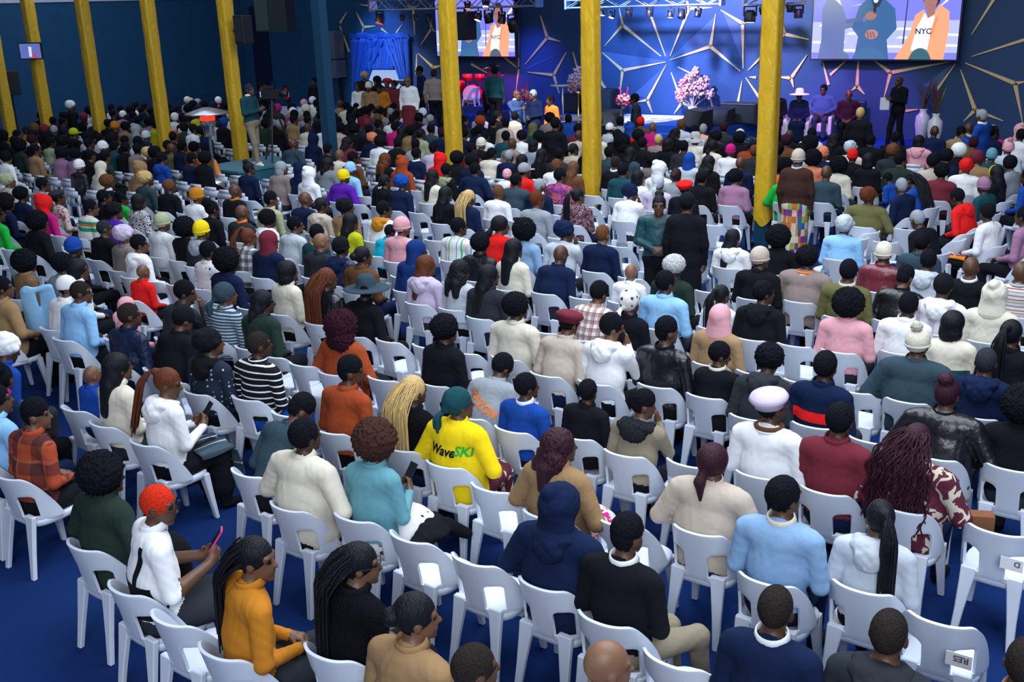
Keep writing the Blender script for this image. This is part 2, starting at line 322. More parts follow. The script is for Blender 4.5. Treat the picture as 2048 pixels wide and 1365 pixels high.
def pillar(px, w, label, cloth=True, z0=.38, v=VC):
    P = onv(px, 120, v); t = empty('pillar', (P[0], v, 0), 0, label, 'pillar', 'pillars across the hall')
    MB().box((-w/2+.02, -w/2+.02, 0), (w/2-.02, w/2-.02, 9)).obj('post', postm, t)
    MB().box((-w/2-.03, -w/2-.03, 0), (w/2+.03, w/2+.03, .06)).obj('base_plate', postm, t)
    if cloth:
        n, b = 28, MB(); rs = random.Random(px); V, F = [], []; zs = [z0+(9-z0)*i/60 for i in range(61)]
        for z in zs:
            for k in range(n):
                a = 2*math.pi*k/n; r = (w/2+.012)/max(abs(math.cos(a)), abs(math.sin(a)))**.8; r += .005*math.sin(7*a+z*2)+.003*math.sin(z*9+3*a)+.008*max(0, math.sin(z*1.3+px))**12
                V.append((r*math.cos(a), r*math.sin(a), z+(.06*math.sin(3*a+px) if z == z0 else 0)))
        for i in range(60): F += [(i*n+k, i*n+(k+1) % n, (i+1)*n+(k+1) % n, (i+1)*n+k) for k in range(n)]
        b.add(V, F, 0, True).obj('gold_cloth', GOLDC, t)
    return t
for px, lab in ((1542,'gold draped pillar in front of the seated guests and right-hand screen'),(1182,'gold draped pillar before the middle of the stage'),(899,'gold draped pillar cutting across the left-hand screen'),(461,'gold draped pillar behind the camera operator'),(309,'gold draped pillar against the blue wall, next to the camera platform pillar'),(180,'gold draped pillar by the person standing in white headwear'),(73,'gold draped pillar carrying the small television'),(-5,'gold draped pillar at the left edge of the photo')):
    pillar(px, .27, lab)
pillar(646, .27, 'bare dark blue pillar between the camera platform and curtain', False)
# ------------------------------------------------------------------ stage
stagem = simple('stage_carpet', (.008,.05,.30), .85, 0, .2, scale=60, amt=.25, bump=.3)
outline = [(-30, VW), (-30, 27.2), (-23, 26.6), (-16.6, 25.5), (-12.1, 26.4), (-11.5, VW)]
st = MB().prism([(x, y, .0) for x, y in outline], (0, 0, .6)); stage = struct('floor_stage', st, stagem, 'bright blue carpeted stage')
for i, (dz, dv) in enumerate(((.4, -.35), (.2, -.7))):
    MB().prism([(x, y+(dv if y < VW else 0), 0) for x, y in outline[1:-1]]+[(-11.6, 28.2, 0), (-30, 28.2, 0)], (0, 0, dz)).obj('stage_step', stagem, stage)
rug = blotch('rug_marble', [(.75,.75,.82),(.6,.62,.72),(.78,.78,.85),(.3,.3,.38)], 1.2, 1, 'N')
tag(MB().prism([onz(*q, .603) for q in ((1215,237),(1255,229),(1385,233),(1345,242),(1262,250))], (0, 0, .012)).obj('rug', rug), 'pale marbled rug at the centre of the stage', 'rug')
tag(MB().prism([onz(*q, .0) for q in ((1470,284),(1560,282),(1700,290),(1690,302),(1560,300),(1480,294))], (0, 0, .15)).obj('rug_platform', rug), 'pale marbled low platform before the guests', 'platform')
tag(MB().prism([onz(*q, .603) for q in ((1118,231),(1190,229),(1200,240),(1130,243))], (0, 0, .012)).obj('rug', rug), 'pale marbled rug under the small high table', 'rug')
# ------------------------------------------------------------------ screens
def screen_pic(x0, x1, y0, lab, v):
    A, B = onv(x0, y0, v), onv(x1, y0+1, v); w = B[0]-A[0]; z0 = (A[2]+B[2])/2; hgt = w*.60
    t = empty('led_screen', (A[0], v, z0), 0, lab, 'screen')
    MB().box((-.04, .01, -.04), (w+.04, .16, hgt+.04)).obj('cabinet', BLACKM, t)
    def q(x, y): return ((x-1622)/290*w, (118-y)/165*hgt)
    def poly(pts, col, st, lay, name='screen_picture'):
        P = [q(*p) for p in pts]; P = [(min(max(a, 0), w), -.002*lay, min(max(c, 0), hgt)) for a, c in P]
        MB().prism(P, (0, .0015, 0)).obj(name, emis('led_%.2f_%.2f_%.2f' % col, col, st), t)
    E = lambda cx, cy, rx_, ry_, n=18: [(cx+rx_*math.cos(2*math.pi*k/n), cy+ry_*math.sin(2*math.pi*k/n)) for k in range(n)]
    k = 1.5
    poly([(1622,118),(1912,118),(1912,-47),(1622,-47)], (.16,.17,.72), k, 0)
    poly([(1622,48),(1912,48),(1912,106),(1622,106)], (.36,.4,.9), k, 1)
    for y, x in ((52,1640),(60,1770),(68,1700),(76,1800),(84,1625),(92,1760),(99,1690),(71,1860),(90,1850),(57,1690)): poly([(x,y),(x+70,y+1),(x+64,y+5),(x-6,y+4)], (.85,.88,1.), k, 2)
    for a, c, d in (((1760,0),(1764,0),(1775,34)),((1866,30),(1905,-10),(1908,-2)),((1700,20),(1760,8),(1760,11)),((1640,-20),(1700,-30),(1700,-26))): poly([a, c, d], (1., .75, .55), k, 2)
    skin = (.30,.13,.12)
    poly(E(1662,-14,13,19), skin, k, 4); poly([(1650,4),(1640,24),(1642,80),(1636,118),(1690,118),(1690,62),(1728,56),(1728,40),(1692,44),(1678,10),(1664,2)], (.09,.13,.32), k, 3); poly([(1660,2),(1672,0),(1680,18)], (.9,.9,1.), k, 4); poly([(1690,44),(1728,40),(1728,46),(1692,52)], (.06,.09,.24), k, 4)
    poly(E(1748,-10,13,20), skin, k, 4); poly([(1736,4),(1716,20),(1704,60),(1718,76),(1712,118),(1782,118),(1776,82),(1794,62),(1788,26),(1764,6)], (.03,.10,.25), k, 3); poly([(1738,6),(1764,4),(1756,22),(1746,24)], (.008,.03,.10), k, 4)
    poly(E(1741,38,11,8), skin, k, 6); poly([(1725,42),(1732,34),(1734,46),(1726,50)], (.09,.13,.32), k, 5); poly([(1745,10),(1753,10),(1750,34),(1745,34)], (.01,.01,.02), k, 6); poly(E(1749,9,5,6), (.6,.6,.65), k, 7); poly(E(1745,72,13,9), (.38,.18,.18), k, 6)
    for i in range(3): poly([(1734+i*6,68),(1737+i*6,66),(1741+i*6,78),(1738+i*6,80)], (.22,.09,.09), k, 7)
    poly([(1812,-40),(1814,-40),(1810,90),(1807,90)], (.03,.04,.12), k, 3)
    poly(E(1857,2,18,26), (.015,.015,.03), k, 3); poly(E(1855,10,13,22), skin, k, 5); poly([(1849,28),(1864,28),(1866,40),(1852,44)], skin, k, 5)
    for dx in (-5, 4): poly(E(1855+dx,6,2.4,1.4), (.01,.01,.02), k, 7)
    poly([(1852,20),(1859,20),(1856,23)], (.35,.08,.10), k, 7)
    poly([(1843,28),(1828,38),(1820,72),(1794,118),(1888,118),(1894,60),(1891,32),(1872,20),(1866,30),(1852,44)], (1.,.30,.16), k, 4); poly([(1846,34),(1852,44),(1866,36),(1860,70),(1856,100),(1824,102),(1832,62)], (1.,.95,.97), k, 5); poly([(1858,70),(1868,40),(1872,44),(1862,80)], (.9,.22,.10), k, 6)
    poly(E(1843,124,22,27), (.03,.10,.14), k, 8); poly(E(1742,122,34,26), (.03,.12,.26), k, 8); poly(E(1690,124,14,20), (.08,.14,.3), k, 8)
    tm = textmesh('NYC', w*.052); tm.materials.append(emis('led_dark', (.05,.05,.2), .6)); o = bpy.data.objects.new('lettering', tm); link(o, t); o.rotation_euler = (R(90), 0, 0); a, c = q(1830, 72); o.location = (a, -.014, c)
    return t
screen_pic(1622, 1912, 118, 'large bright screen above the guests showing a person in orange', VW-.42)
screen_pic(875, 1030, 112, 'bright screen behind the drums, partly hidden by a gold pillar', VW-.42)
# ------------------------------------------------------------------ trusses and stage lamps
trm = simple('truss_aluminium', (.62,.65,.7), .3, .9)
VT = 26.3
def truss(x0, x1, y0, y1, lab):
    A, B = onv(x0, y1, VT), onv(x1, y1, VT); zt = onv(x0, y0, VT)[2]; h = zt-A[2]; L = B[0]-A[0]; t = empty('truss', (A[0], VT, A[2]), 0, lab, 'truss', 'lighting trusses over the stage')
    for dy, dz in ((0, 0), (h*.9, 0), (0, h), (h*.9, h)): MB().tube([(0, dy, dz), (L, dy, dz)], .03, 8).obj('chord', trm, t)
    n = max(4, round(L/.42))
    for i in range(n):
        a, c = L*i/n, L*(i+1)/n; s = i % 2
        for dy in (0, h*.9): MB().tube([(a, dy, h*s), (c, dy, h*(1-s))], .014, 6).obj('brace', trm, t)
        MB().tube([(a, 0, 0), (a, h*.9, 0)], .012, 6).obj('brace', trm, t)
    for a in (0, L): MB().box((a-.03, -.04, -.04), (a+.03, h*.9+.04, h+.04)).obj('end_frame', trm, t)
    return A[2]
zt = [truss(740, 1073, 1, 21, 'aluminium truss over the curtain and drums'), truss(1132, 1441, 1, 16, 'aluminium truss over the middle of the stage'), truss(1487, 1612, -3, 11, 'aluminium truss beside the large screen')]
ORD = ['first','second','third','fourth','fifth','sixth','seventh','eighth','ninth','tenth','eleventh','twelfth']
LC = {'w': (1., .85, .95), 'p': (1., .35, .75), 'r': (1, .05, .05), 'y': (1, .8, .35), 'g': (.55, 1., .65)}
for i, (px, py, r, c, on) in enumerate(((760,38,11,'r',.6),(806,36,6,'w',0),(833,37,6,'w',0),(857,38,7,'w',0),(884,37,9,'w',0),(957,34,8,'w',2.5),(977,36,10,'p',0),(1004,38,9,'p',0),(1027,50,13,'w',0),(935,12,6,'p',6),(972,8,7,'y',8),(1205,26,5,'y',8),(1224,30,6,'p',8),(1257,27,7,'w',10),(1299,26,7,'w',10),(1341,29,6,'w',6),(1364,28,8,'w',0),(1396,27,6,'w',0),(1500,33,11,'w',3),(1525,24,5,'p',8),(1562,24,4,'p',6),(1580,17,6,'w',7),(1597,27,8,'g',22))):
    P = onv(px, py, VT); s = r/FPX*29; zz = min(zt, key=lambda q: abs(q-P[2])); t = empty('stage_light', P, random.uniform(-.3, .3), f'{["unlit black","lit"][on > 1]} stage lamp, {ORD[i if px < 1100 else i-11 if px < 1450 else i-18]} along the {["curtain-side","middle","right-hand"][0 if px < 1100 else 1 if px < 1450 else 2]} truss', 'lamp', 'lamps under the trusses')
    T = Matrix.Rotation(R(random.uniform(150, 205)), 4, 'X')
    MB().lathe([(.001, -s), (s*.7, -s), (s*.9, -s*.5), (s, s*.6), (s*.92, s)], 16, 0, T).obj('housing', BLACKM, t); MB().lathe([(.001, s*.9), (s*.9, s*.92)], 16, 0, T).obj('lens', emis(f'lamp_{c}_{on}', LC[c], on*2.5) if on else simple('lens_dark', (.05,.05,.06), .1), t)
    for sd in (-1, 1): MB().box((sd*s*1.05-.015, -.03, 0), (sd*s*1.05+.015, .03, s*1.6)).obj('yoke', BLACKM, t)
    MB().box((-s*1.05, -.04, s*1.5), (s*1.05, .04, s*1.7)).obj('bracket', BLACKM, t)
    tp = zt[0 if px < 1100 else 1 if px < 1460 else 2]
    if tp-P[2] > s*1.7: MB().tube([(0, 0, s*1.6), (0, 0, tp-P[2]+.03)], .02, 6).obj('hanger', BLACKM, t)
# light of the stage lamps
spot('stage_wash_blue', (-14, 23.5, 5.2), (-13.2, VW, 2.6), 6200, (.48,.5,1), 66, .9)
spot('stage_wash_blue', (-17.5, 24, 4.6), (-15.5, VW, 2.2), 3000, (.15,.35,1), 60, .9)
spot('stage_wash_white', (-13.5, 24.5, 4.6), (-14.2, 26.6, .6), 1500, (.75,.8,1), 50, .8)
spot('stage_wash_purple', (-9.5, 24.6, 4.7), (-9.4, 28.0, .9), 1500, (.5,.12,.95), 50, .8)
spot('stage_wash_pink', (-9.6, 23.5, 4.6), (-10.6, 27.8, 1.2), 420, (1,.3,.85), 30, .7)
spot('drum_wash_pink', (-20.8, 26.9, 4.2), (-21.6, 28.2, 1.0), 1100, (1,.05,.35), 60, .8)
spot('drum_wash_blue', (-19.6, 26.8, 4.6), (-20.0, 28.2, .8), 1000, (.12,.15,1), 70, .9)
spot('choir_wash', (-24, 23.5, 4.4), (-25.6, 27.8, 1.2), 1300, (.85,.85,1), 46, .8)
spot('speaker_wash', (-14.5, 18.8, 4.8), (-15.6, 22.4, 1.3), 2600, (.95,.92,1), 34, .7)
spot('wall_wash_gold', (-10.6, 26.2, 4.0), (-10.0, VW, 3.2), 420, (.75,.8,.3), 60, .9)
spot('curtain_wash_blue', (-26, 24.8, 5), (-26.4, VW, 2.4), 1600, (.2,.4,1), 44, .9)
# ------------------------------------------------------------------ curtain over the side window
curt = simple('curtain_blue', (.004,.055,.30), .55, 0, .4, scale=15, amt=.2, bump=.2)
cr = empty('curtain', onv(758, 225, VW-.2), 0, 'royal blue gathered curtain over the window beside the stage', 'curtain'); co = Vector(cr.location)
def drape(fn, nu=90, nv=16, name='drape', amp=.07, pleats=14):
    V, F = [], []
    for j in range(nv+1):
        for i in range(nu+1):
            s, t = i/nu, j/nv; x, y = fn(s, t); P = Vector(onv(x, y, VW-.2))-co; P.y += amp*math.sin(s*pleats*2*math.pi+2*t)*(.5+.5*t)+.03*math.sin(s*31); V.append(P)
    for j in range(nv):
        F += [(j*(nu+1)+i, j*(nu+1)+i+1, (j+1)*(nu+1)+i+1, (j+1)*(nu+1)+i) for i in range(nu)]
    o = MB().add(V, F, 0, True).obj(name, curt, cr, fix=False); bake(o, ('SOLIDIFY', dict(thickness=.012)))
drape(lambda s, t: (697+s*120+4*s*t, 66+2*math.sin(s*20)+t*12), name='valance', amp=.05, pleats=30, nv=4)
drape(lambda s, t: (700+4*t+s*(58*(1-t)**1.3+14), 76+t*150), name='drape', pleats=9)
drape(lambda s, t: (818+3*t-(1-s)*(58*(1-t)**1.2+16*t+4), 74+t*(96 if s < .75 else 150)), name='drape', pleats=9)
drape(lambda s, t: (728+s*58, 78+t*62), name='back_drape', pleats=8, amp=.03)
w1 = struct('window_1', MB().box((onv(733,0,VW-.05)[0], VW-.06, onv(760,196,VW)[2]), (onv(806,0,VW-.05)[0], VW+.01, onv(760,136,VW)[2])), simple('window_frame_black', (.02,.02,.03), .4), 'narrow window panes behind the open curtain')
for a, c in ((735,746),(748,752),(755,765),(769,779),(783,794),(796,803)):
    p, q_ = onv(a, 190, VW-.07), onv(c, 140, VW-.07); MB().box((p[0], VW-.08, p[2]), (q_[0], VW-.06, q_[2])).obj('pane', emis('daylight_pane', (.35,.5,.85), .9), w1)
# ------------------------------------------------------------------ implicit surfaces -> one continuous mesh
def nets(F, lo, h):
    s = F < 0; n = np.zeros(tuple(d-1 for d in F.shape), np.int8)
    co = [(i, j, k) for i in (0, 1) for j in (0, 1) for k in (0, 1)]
    sh = F.shape
    for i, j, k in co: n += s[i:sh[0]-1+i, j:sh[1]-1+j, k:sh[2]-1+k]
    idx = np.argwhere((n > 0) & (n < 8)); P = np.zeros((len(idx), 3)); cnt = np.zeros(len(idx))
    val = {c: F[idx[:, 0]+c[0], idx[:, 1]+c[1], idx[:, 2]+c[2]] for c in co}
    for a in co:
        for ax in range(3):
            if a[ax]: continue
            b = list(a); b[ax] = 1; b = tuple(b); fa, fb = val[a], val[b]; cr = (fa < 0) != (fb < 0)
            t = np.where(cr, fa/np.where(cr, fa-fb, 1), 0)
            for d in range(3): P[:, d] += np.where(cr, a[d]+(t if d == ax else 0), 0)
            cnt += cr
    V = np.asarray(lo)+h*(idx+P/cnt[:, None])
    mp = -np.ones(n.shape, np.int32); mp[idx[:, 0], idx[:, 1], idx[:, 2]] = np.arange(len(idx)); Q = []
    for ax in range(3):
        A = np.moveaxis(s, ax, 0); Mp = np.moveaxis(mp, ax, 0); d = A[:-1] != A[1:]; d[:, 0, :] = False; d[:, :, 0] = False; d = d[:, :-1, :-1]
        e = np.argwhere(d); i, j, k = e.T
        q = np.stack([Mp[i, j-1, k-1], Mp[i, j, k-1], Mp[i, j, k], Mp[i, j-1, k]], 1); inside = A[i, j, k]
        flip = inside if ax != 1 else ~inside
        q = np.where(flip[:, None], q, q[:, ::-1]); Q.append(q)
    Q = np.concatenate(Q); Q = Q[(Q >= 0).all(1)]
    return V, Q, idx
class Field:
    def __init__(s, lo, hi, h):
        s.lo, s.h = np.array(lo, float), h; n = np.ceil((np.array(hi)-s.lo)/h).astype(int)+1
        s.ax = [s.lo[i]+h*np.arange(n[i]) for i in range(3)]; s.F = np.full(n, .5, np.float32); s.D = np.full(n, .5, np.float32); s.L = np.zeros(n, np.int8)
    def _sl(s, lo, hi):
        a = np.clip(np.floor((np.array(lo)-s.lo)/s.h).astype(int), 0, None); b = np.minimum(np.ceil((np.array(hi)-s.lo)/s.h).astype(int)+1, s.F.shape)
        if (b <= a).any(): return None
        return tuple(slice(a[i], b[i]) for i in range(3))
    def put(s, lo, hi, fn, k, lab, bias=0, sub=False):
        sl = s._sl(np.array(lo)-.06, np.array(hi)+.06)
        if sl is None: return
        X, Y, Z = np.meshgrid(*[s.ax[i][sl[i]] for i in range(3)], indexing='ij', sparse=True)
        d = fn(X, Y, Z).astype(np.float32); F = s.F[sl]
        if sub: s.F[sl] = np.maximum(F, -d); return
        if k: 
            h = np.clip(.5+.5*(F-d)/k, 0, 1); s.F[sl] = F*(1-h)+d*h-k*h*(1-h)
        else: s.F[sl] = np.minimum(F, d)
        D = s.D[sl]; m = d-bias < D; D[m] = (d-bias)[m] if np.ndim(d) else D[m]; s.L[sl][m] = lab
    def cap(s, a, b, ra, rb, lab, k=.03, sx=1, sy=1, bias=0):
        a, b = np.array(a, float), np.array(b, float); r = max(ra, rb)
        S3 = np.array([sx, sy, 1.]); A, B = a/S3, b/S3; ba = B-A; l2 = max(ba@ba, 1e-9); mn = min(sx, sy, 1)
        def fn(X, Y, Z):
            px, py, pz = X/sx-A[0], Y/sy-A[1], Z-A[2]; t = np.clip((px*ba[0]+py*ba[1]+pz*ba[2])/l2, 0, 1)
            return (np.sqrt((px-t*ba[0])**2+(py-t*ba[1])**2+(pz-t*ba[2])**2)-(ra+(rb-ra)*t))*mn
        R3 = r*np.maximum(S3, 1)
        s.put(np.minimum(a, b)-R3, np.maximum(a, b)+R3, fn, k, lab, bias)
    def ell(s, c, r, lab, k=.02, Rm=None, bias=0, sub=False, wob=None):
        c, r = np.array(c, float), np.array(r, float); q = np.eye(3) if Rm is None else np.array(Rm); m = r.max()
        def fn(X, Y, Z):
            x, y, z = X-c[0], Y-c[1], Z-c[2]
            u = x*q[0, 0]+y*q[1, 0]+z*q[2, 0]; v = x*q[0, 1]+y*q[1, 1]+z*q[2, 1]; w = x*q[0, 2]+y*q[1, 2]+z*q[2, 2]
            k0 = np.sqrt((u/r[0])**2+(v/r[1])**2+(w/r[2])**2); k1 = np.sqrt((u/r[0]**2)**2+(v/r[1]**2)**2+(w/r[2]**2)**2)+1e-6
            d = k0*(k0-1)/k1
            return d if wob is None else d+wob(X, Y, Z)
        s.put(c-m, c+m, fn, k, lab, bias, sub)
    def wrinkle(s, amp, lab, f=1.0):
        X, Y, Z = np.meshgrid(*s.ax, indexing='ij', sparse=True)
        w = np.sin(31*f*Z+9*np.sin(13*X+4)+6*np.sin(11*Y))*np.sin(19*f*X+7*np.sin(9*Z+1)+5*np.sin(14*Y+2))
        s.F += np.where(np.isin(s.L, lab), amp*w, 0).astype(np.float32)
    def out(s): return nets(s.F, s.lo, s.h)
def lump(a, f):
    return lambda X, Y, Z: a*(np.sin(f*X+1.7*np.sin(f*.6*Y))*np.sin(f*1.1*Y+1.3*np.sin(f*.7*Z))*np.sin(f*.9*Z+1.1*np.sin(f*.8*X)))+.5*a*np.sin(2.3*f*X)*np.sin(2.1*f*Y+1)*np.sin(2.2*f*Z+2)
SKINL, TOP, BOT, SHOE, SCALP, EYEL = range(6)
def rx(p, ang, c):
    p, c = np.array(p, float), np.array(c, float); d = p-c; ca, sa = math.cos(ang), math.sin(ang)
    return c+np.array([d[0], d[1]*ca-d[2]*sa, d[1]*sa+d[2]*ca])
def hand(g, w, d, n, lab=SKINL, s=1.0, curl=.6):
    w, d, n = np.array(w, float), np.array(d, float), np.array(n, float); d /= np.linalg.norm(d); n -= d*(n@d); n /= np.linalg.norm(n); t = np.cross(d, n)
    g.cap(w, w+d*.04*s, .028*s, .03*s, lab, .02); 
    for i in (-1, 0, 1): g.cap(w+d*.02*s+t*i*.018*s, w+d*.085*s+t*i*.024*s, .016*s, .014*s, lab, .012)
    for i, ln in enumerate((.066, .078, .074, .058)):
        a = w+d*.088*s+t*(i-1.5)*.021*s; q = (d*math.cos(curl)+n*math.sin(curl)); b = a+q*ln*.55*s; q2 = d*math.cos(2*curl)+n*math.sin(2*curl)
        g.cap(a, b, .0095*s, .0088*s, lab, .005); g.cap(b, b+q2*ln*.5*s, .0088*s, .0075*s, lab, .004)
    a = w+d*.03*s-t*.03*s; b = a+(d*.7-t*.55+n*.4)*.045*s; g.cap(a, b, .013*s, .011*s, lab, .01); g.cap(b, b+(d*.8+n*.5)*.032*s, .011*s, .009*s, lab, .005)
def body(name, h=.0115, stand=False, lean=0, yaw=0, pitch=0, sw=.2, fat=1.0, arms='lap', skirt=False, sleeve=True, twist=0, legs='sit', bag=1.0, hair=None, child=1.06):
    """one continuous clothed figure; returns (mesh, head matrix, neck matrix). Faces +Y, origin on the floor."""
    lo, hi = ((-.55, -.5, -.01), (.55, .78, 1.62)) if not stand else ((-.5, -.35, -.01), (.5, .75, 1.88))
    if abs(lean) > .3 and not stand: hi = (.5, .95, 1.5)
    g = Field(lo, hi, h); hz = .55 if not stand else .93; hy = -.035 if not stand else 0; piv = (0, hy, hz)
    L = lambda p: rx(p, -lean, piv)
    z0 = hz-.55
    th = fat
    # legs
    for sd in (-1, 1):
        if not stand:
            hip, kn, an = (sd*.095, -.02, .545), (sd*(.12+.03*(fat-1)), .40, .525), (sd*.12, .40, .10)
            if legs == 'side': kn = (sd*.1+.22, .33, .53); an = (sd*.1+.25, .36, .1)
            g.cap(hip, kn, .098*th, .07, BOT, .03); g.cap(kn, an, .066, .05, BOT, .03); g.cap((an[0], an[1]-.01, .05), (an[0]+sd*.02, an[1]+.15, .04), .045, .036, SHOE, .02)
        else:
            hip, kn, an = (sd*.09, 0, .93), (sd*.10, .015, .5), (sd*.11, -.01, .09)
            if legs == 'stride': kn = (sd*.1, .05+sd*.06, .5); an = (sd*.11, sd*.14, .1)
            g.cap(hip, kn, .095*th, .072, BOT, .03); g.cap(kn, an, .07, .052, BOT, .03); g.cap((an[0], an[1]-.02, .045), (an[0]+sd*.03, an[1]+.15, .035), .045, .036, SHOE, .02)
    if skirt:
        if not stand: g.cap((0, 0, .545), (0, .38, .535), .13, .11, BOT, .05, 1.45); g.cap((0, .40, .52), (0, .40, .22), .11, .13, BOT, .05, 1.5)
        else: g.cap((0, 0, .95), (0, 0, .30), .15, .17, BOT, .05, 1.25)
    # trunk
    g.ell((0, hy, hz), (.185*th, .145*th, .13), BOT, .04)
    g.cap(L((0, hy-.005, z0+.60)), L((0, hy-.02, z0+.82)), .148*th*bag, .142*th*bag, TOP, .05, 1.2, .88)
    g.cap(L((0, hy-.02, z0+.82)), L((0, hy-.02, z0+.98)), .145*th*bag, .138*bag, TOP, .05, 1.3, .85)
    g.cap(L((-sw*.72, hy-.02, z0+1.045)), L((sw*.72, hy-.02, z0+1.045)), .078*bag, .078*bag, TOP, .06)
    g.cap(L((0, hy-.015, z0+1.07)), L((0, hy-.01, z0+1.105)), .085, .062, TOP, .03)
    nk = L((0, hy-.005, z0+1.09)); hc = L((0, hy+.035, z0+1.255)); 
    g.cap(nk, hc, .058, .056, SKINL, .02)
    # arms
    for sd in (-1, 1):
        sh = L((sd*sw, hy-.02, z0+1.035)); am = arms if isinstance(arms, str) else arms[0 if sd < 0 else 1]
        if am == 'lap': el = L((sd*(sw+.055), hy-.02, z0+.76)); wr = np.array([sd*.085, hy+.25, z0+.665]); hd, hn = (-sd*.5, .8, -.15), (0, 0, -1)
        elif am == 'wide': el = L((sd*(sw+.14), hy-.04, z0+.80)); wr = np.array([sd*.12, hy+.24, z0+.68]); hd, hn = (-sd*.6, .7, -.2), (0, 0, -1)
        elif am == 'phone': el = L((sd*(sw+.05), hy+.03, z0+.77)); wr = L((sd*.07, hy+.30, z0+.83)); hd, hn = (-sd*.35, .6, .55), (-sd*.8, .3, .3)
        elif am == 'cross': el = L((sd*(sw+.06), hy+.03, z0+.80)); wr = L((-sd*.06, hy+.2, z0+.83)); hd, hn = (-sd, -.05, .1), (0, -1, 0)
        elif am == 'face': el = L((sd*(sw+.02), hy+.16, z0+.84)); wr = L((sd*.08, hy+.19, z0+1.09)); hd, hn = (-sd*.15, -.1, 1), (-sd, -.3, 0)
        elif am == 'down': el = L((sd*(sw+.06), hy-.03, z0+.77)); wr = L((sd*(sw+.05), hy+.03, z0+.53)); hd, hn = (0, .1, -1), (-sd, 0, 0)
        elif am == 'front': el = L((sd*(sw+.06), hy-.01, z0+.78)); wr = L((sd*.06, hy+.2, z0+.72)); hd, hn = (-sd*.8, .3, -.1), (0, -.6, -.4)
        elif am == 'reach': el = L((sd*(sw+.03), hy+.17, z0+.88)); wr = L((sd*.16, hy+.42, z0+.93)); hd, hn = (-sd*.1, 1, .25), (-sd, 0, 0)
        elif am == 'mic': el = L((sd*(sw+.07), hy+.03, z0+.79)); wr = L((sd*.06, hy+.2, z0+1.05)); hd, hn = (-sd*.3, .1, .8), (-sd*.8, -.5, 0)
        r = .057*math.sqrt(fat)*bag
        g.cap(sh, el, r*1.12, r*.92, TOP, .03); g.cap(el, wr, r*.88, .034*bag, TOP if sleeve else SKINL, .02); hand(g, wr, hd, hn)
    g.wrinkle(.002, [TOP], 1); g.wrinkle(.002, [BOT], .7)
    # head
    Rh = (Matrix.Rotation(yaw+twist, 3, 'Z') @ Matrix.Rotation(-lean*.55-pitch, 3, 'X')); q = np.array(Rh)
    hs = child; H = lambda p: hc+q@(np.array(p, float)*hs)
    g.ell(H((0, -.012, .022)), np.array((.077, .098, .102))*hs, SKINL, .01, q); g.ell(H((0, .03, -.045)), np.array((.057, .066, .072))*hs, SKINL, .02, q)
    g.cap(H((0, .086, .012)), H((0, .106, -.022)), .009, .0135, SKINL, .012); g.ell(H((0, .083, -.058)), (.024, .016, .011), SKINL, .008, q); g.ell(H((0, .075, -.098)), (.022, .02, .016), SKINL, .015, q)
    g.cap(H((-.045, .074, .034)), H((.045, .074, .034)), .012, .012, SKINL, .012)
    for sd in (-1, 1):
        g.ell(H((sd*.077, -.008, -.012)), (.011, .022, .032), SKINL, .006, q); g.ell(H((sd*.031, .077, .012)), (.014, .012, .008), EYEL, .004, q, bias=.004)
    V, Q, idx = g.out(); cen = V[Q].mean(1); ii = np.clip(np.round((cen-g.lo)/g.h).astype(int), 0, np.array(g.F.shape)-1); lab = g.L[ii[:, 0], ii[:, 1], ii[:, 2]].astype(int)
    sm = np.eye(6)[lab]; deg = np.bincount(Q.ravel(), minlength=len(V))[:, None]          # even out the seams between garments
    for _ in range(5):
        vs = np.stack([np.bincount(Q.ravel(), np.repeat(sm[:, c], 4), len(V)) for c in range(6)], 1)/deg; sm = vs[Q].mean(1)
    lab = np.where(lab == EYEL, EYEL, sm.argmax(1))
    p = (cen-hc)@q/hs; r = np.linalg.norm(cen-hc, axis=1)
    hl = (lab == SKINL) & (r < .15) & ((p[:, 2] > .062+.35*np.maximum(p[:, 1]-.05, 0)) | ((p[:, 1] < .02) & (p[:, 2] > .02+.0*p[:, 1])) | ((p[:, 1] < -.035) & (p[:, 2] > -.055)))
    lab[hl] = SCALP
    me = mesh_np(name, V, Q, lab); 
    for _ in range(6): me.materials.append(None)
    Mh = Matrix.Translation(hc) @ Rh.to_4x4(); Mn = Matrix.Translation(nk) @ Matrix.Rotation(-lean, 4, 'X')
    return me, Mh, Mn
def sculpt(name, parts, lo, hi, h=.0075, wr=0):
    """hair and hats: list of ('e', c, r[, wobble]) / ('c', a, b, ra, rb) / ('-', c, r)"""
    g = Field(lo, hi, h)
    for p in parts:
        if p[0] == 'e': g.ell(p[1], p[2], 0, .02, wob=(lump(*p[3]) if len(p) > 3 else None))
        elif p[0] == 'c': g.cap(p[1], p[2], p[3], p[4], 0, .02, *(p[5:7] if len(p) > 5 else (1, 1)))
    for p in parts:
        if p[0] == '-': g.ell(p[1], p[2], 0, 0, sub=True)
    V, Q, _ = g.out(); return mesh_np(name, V, Q)
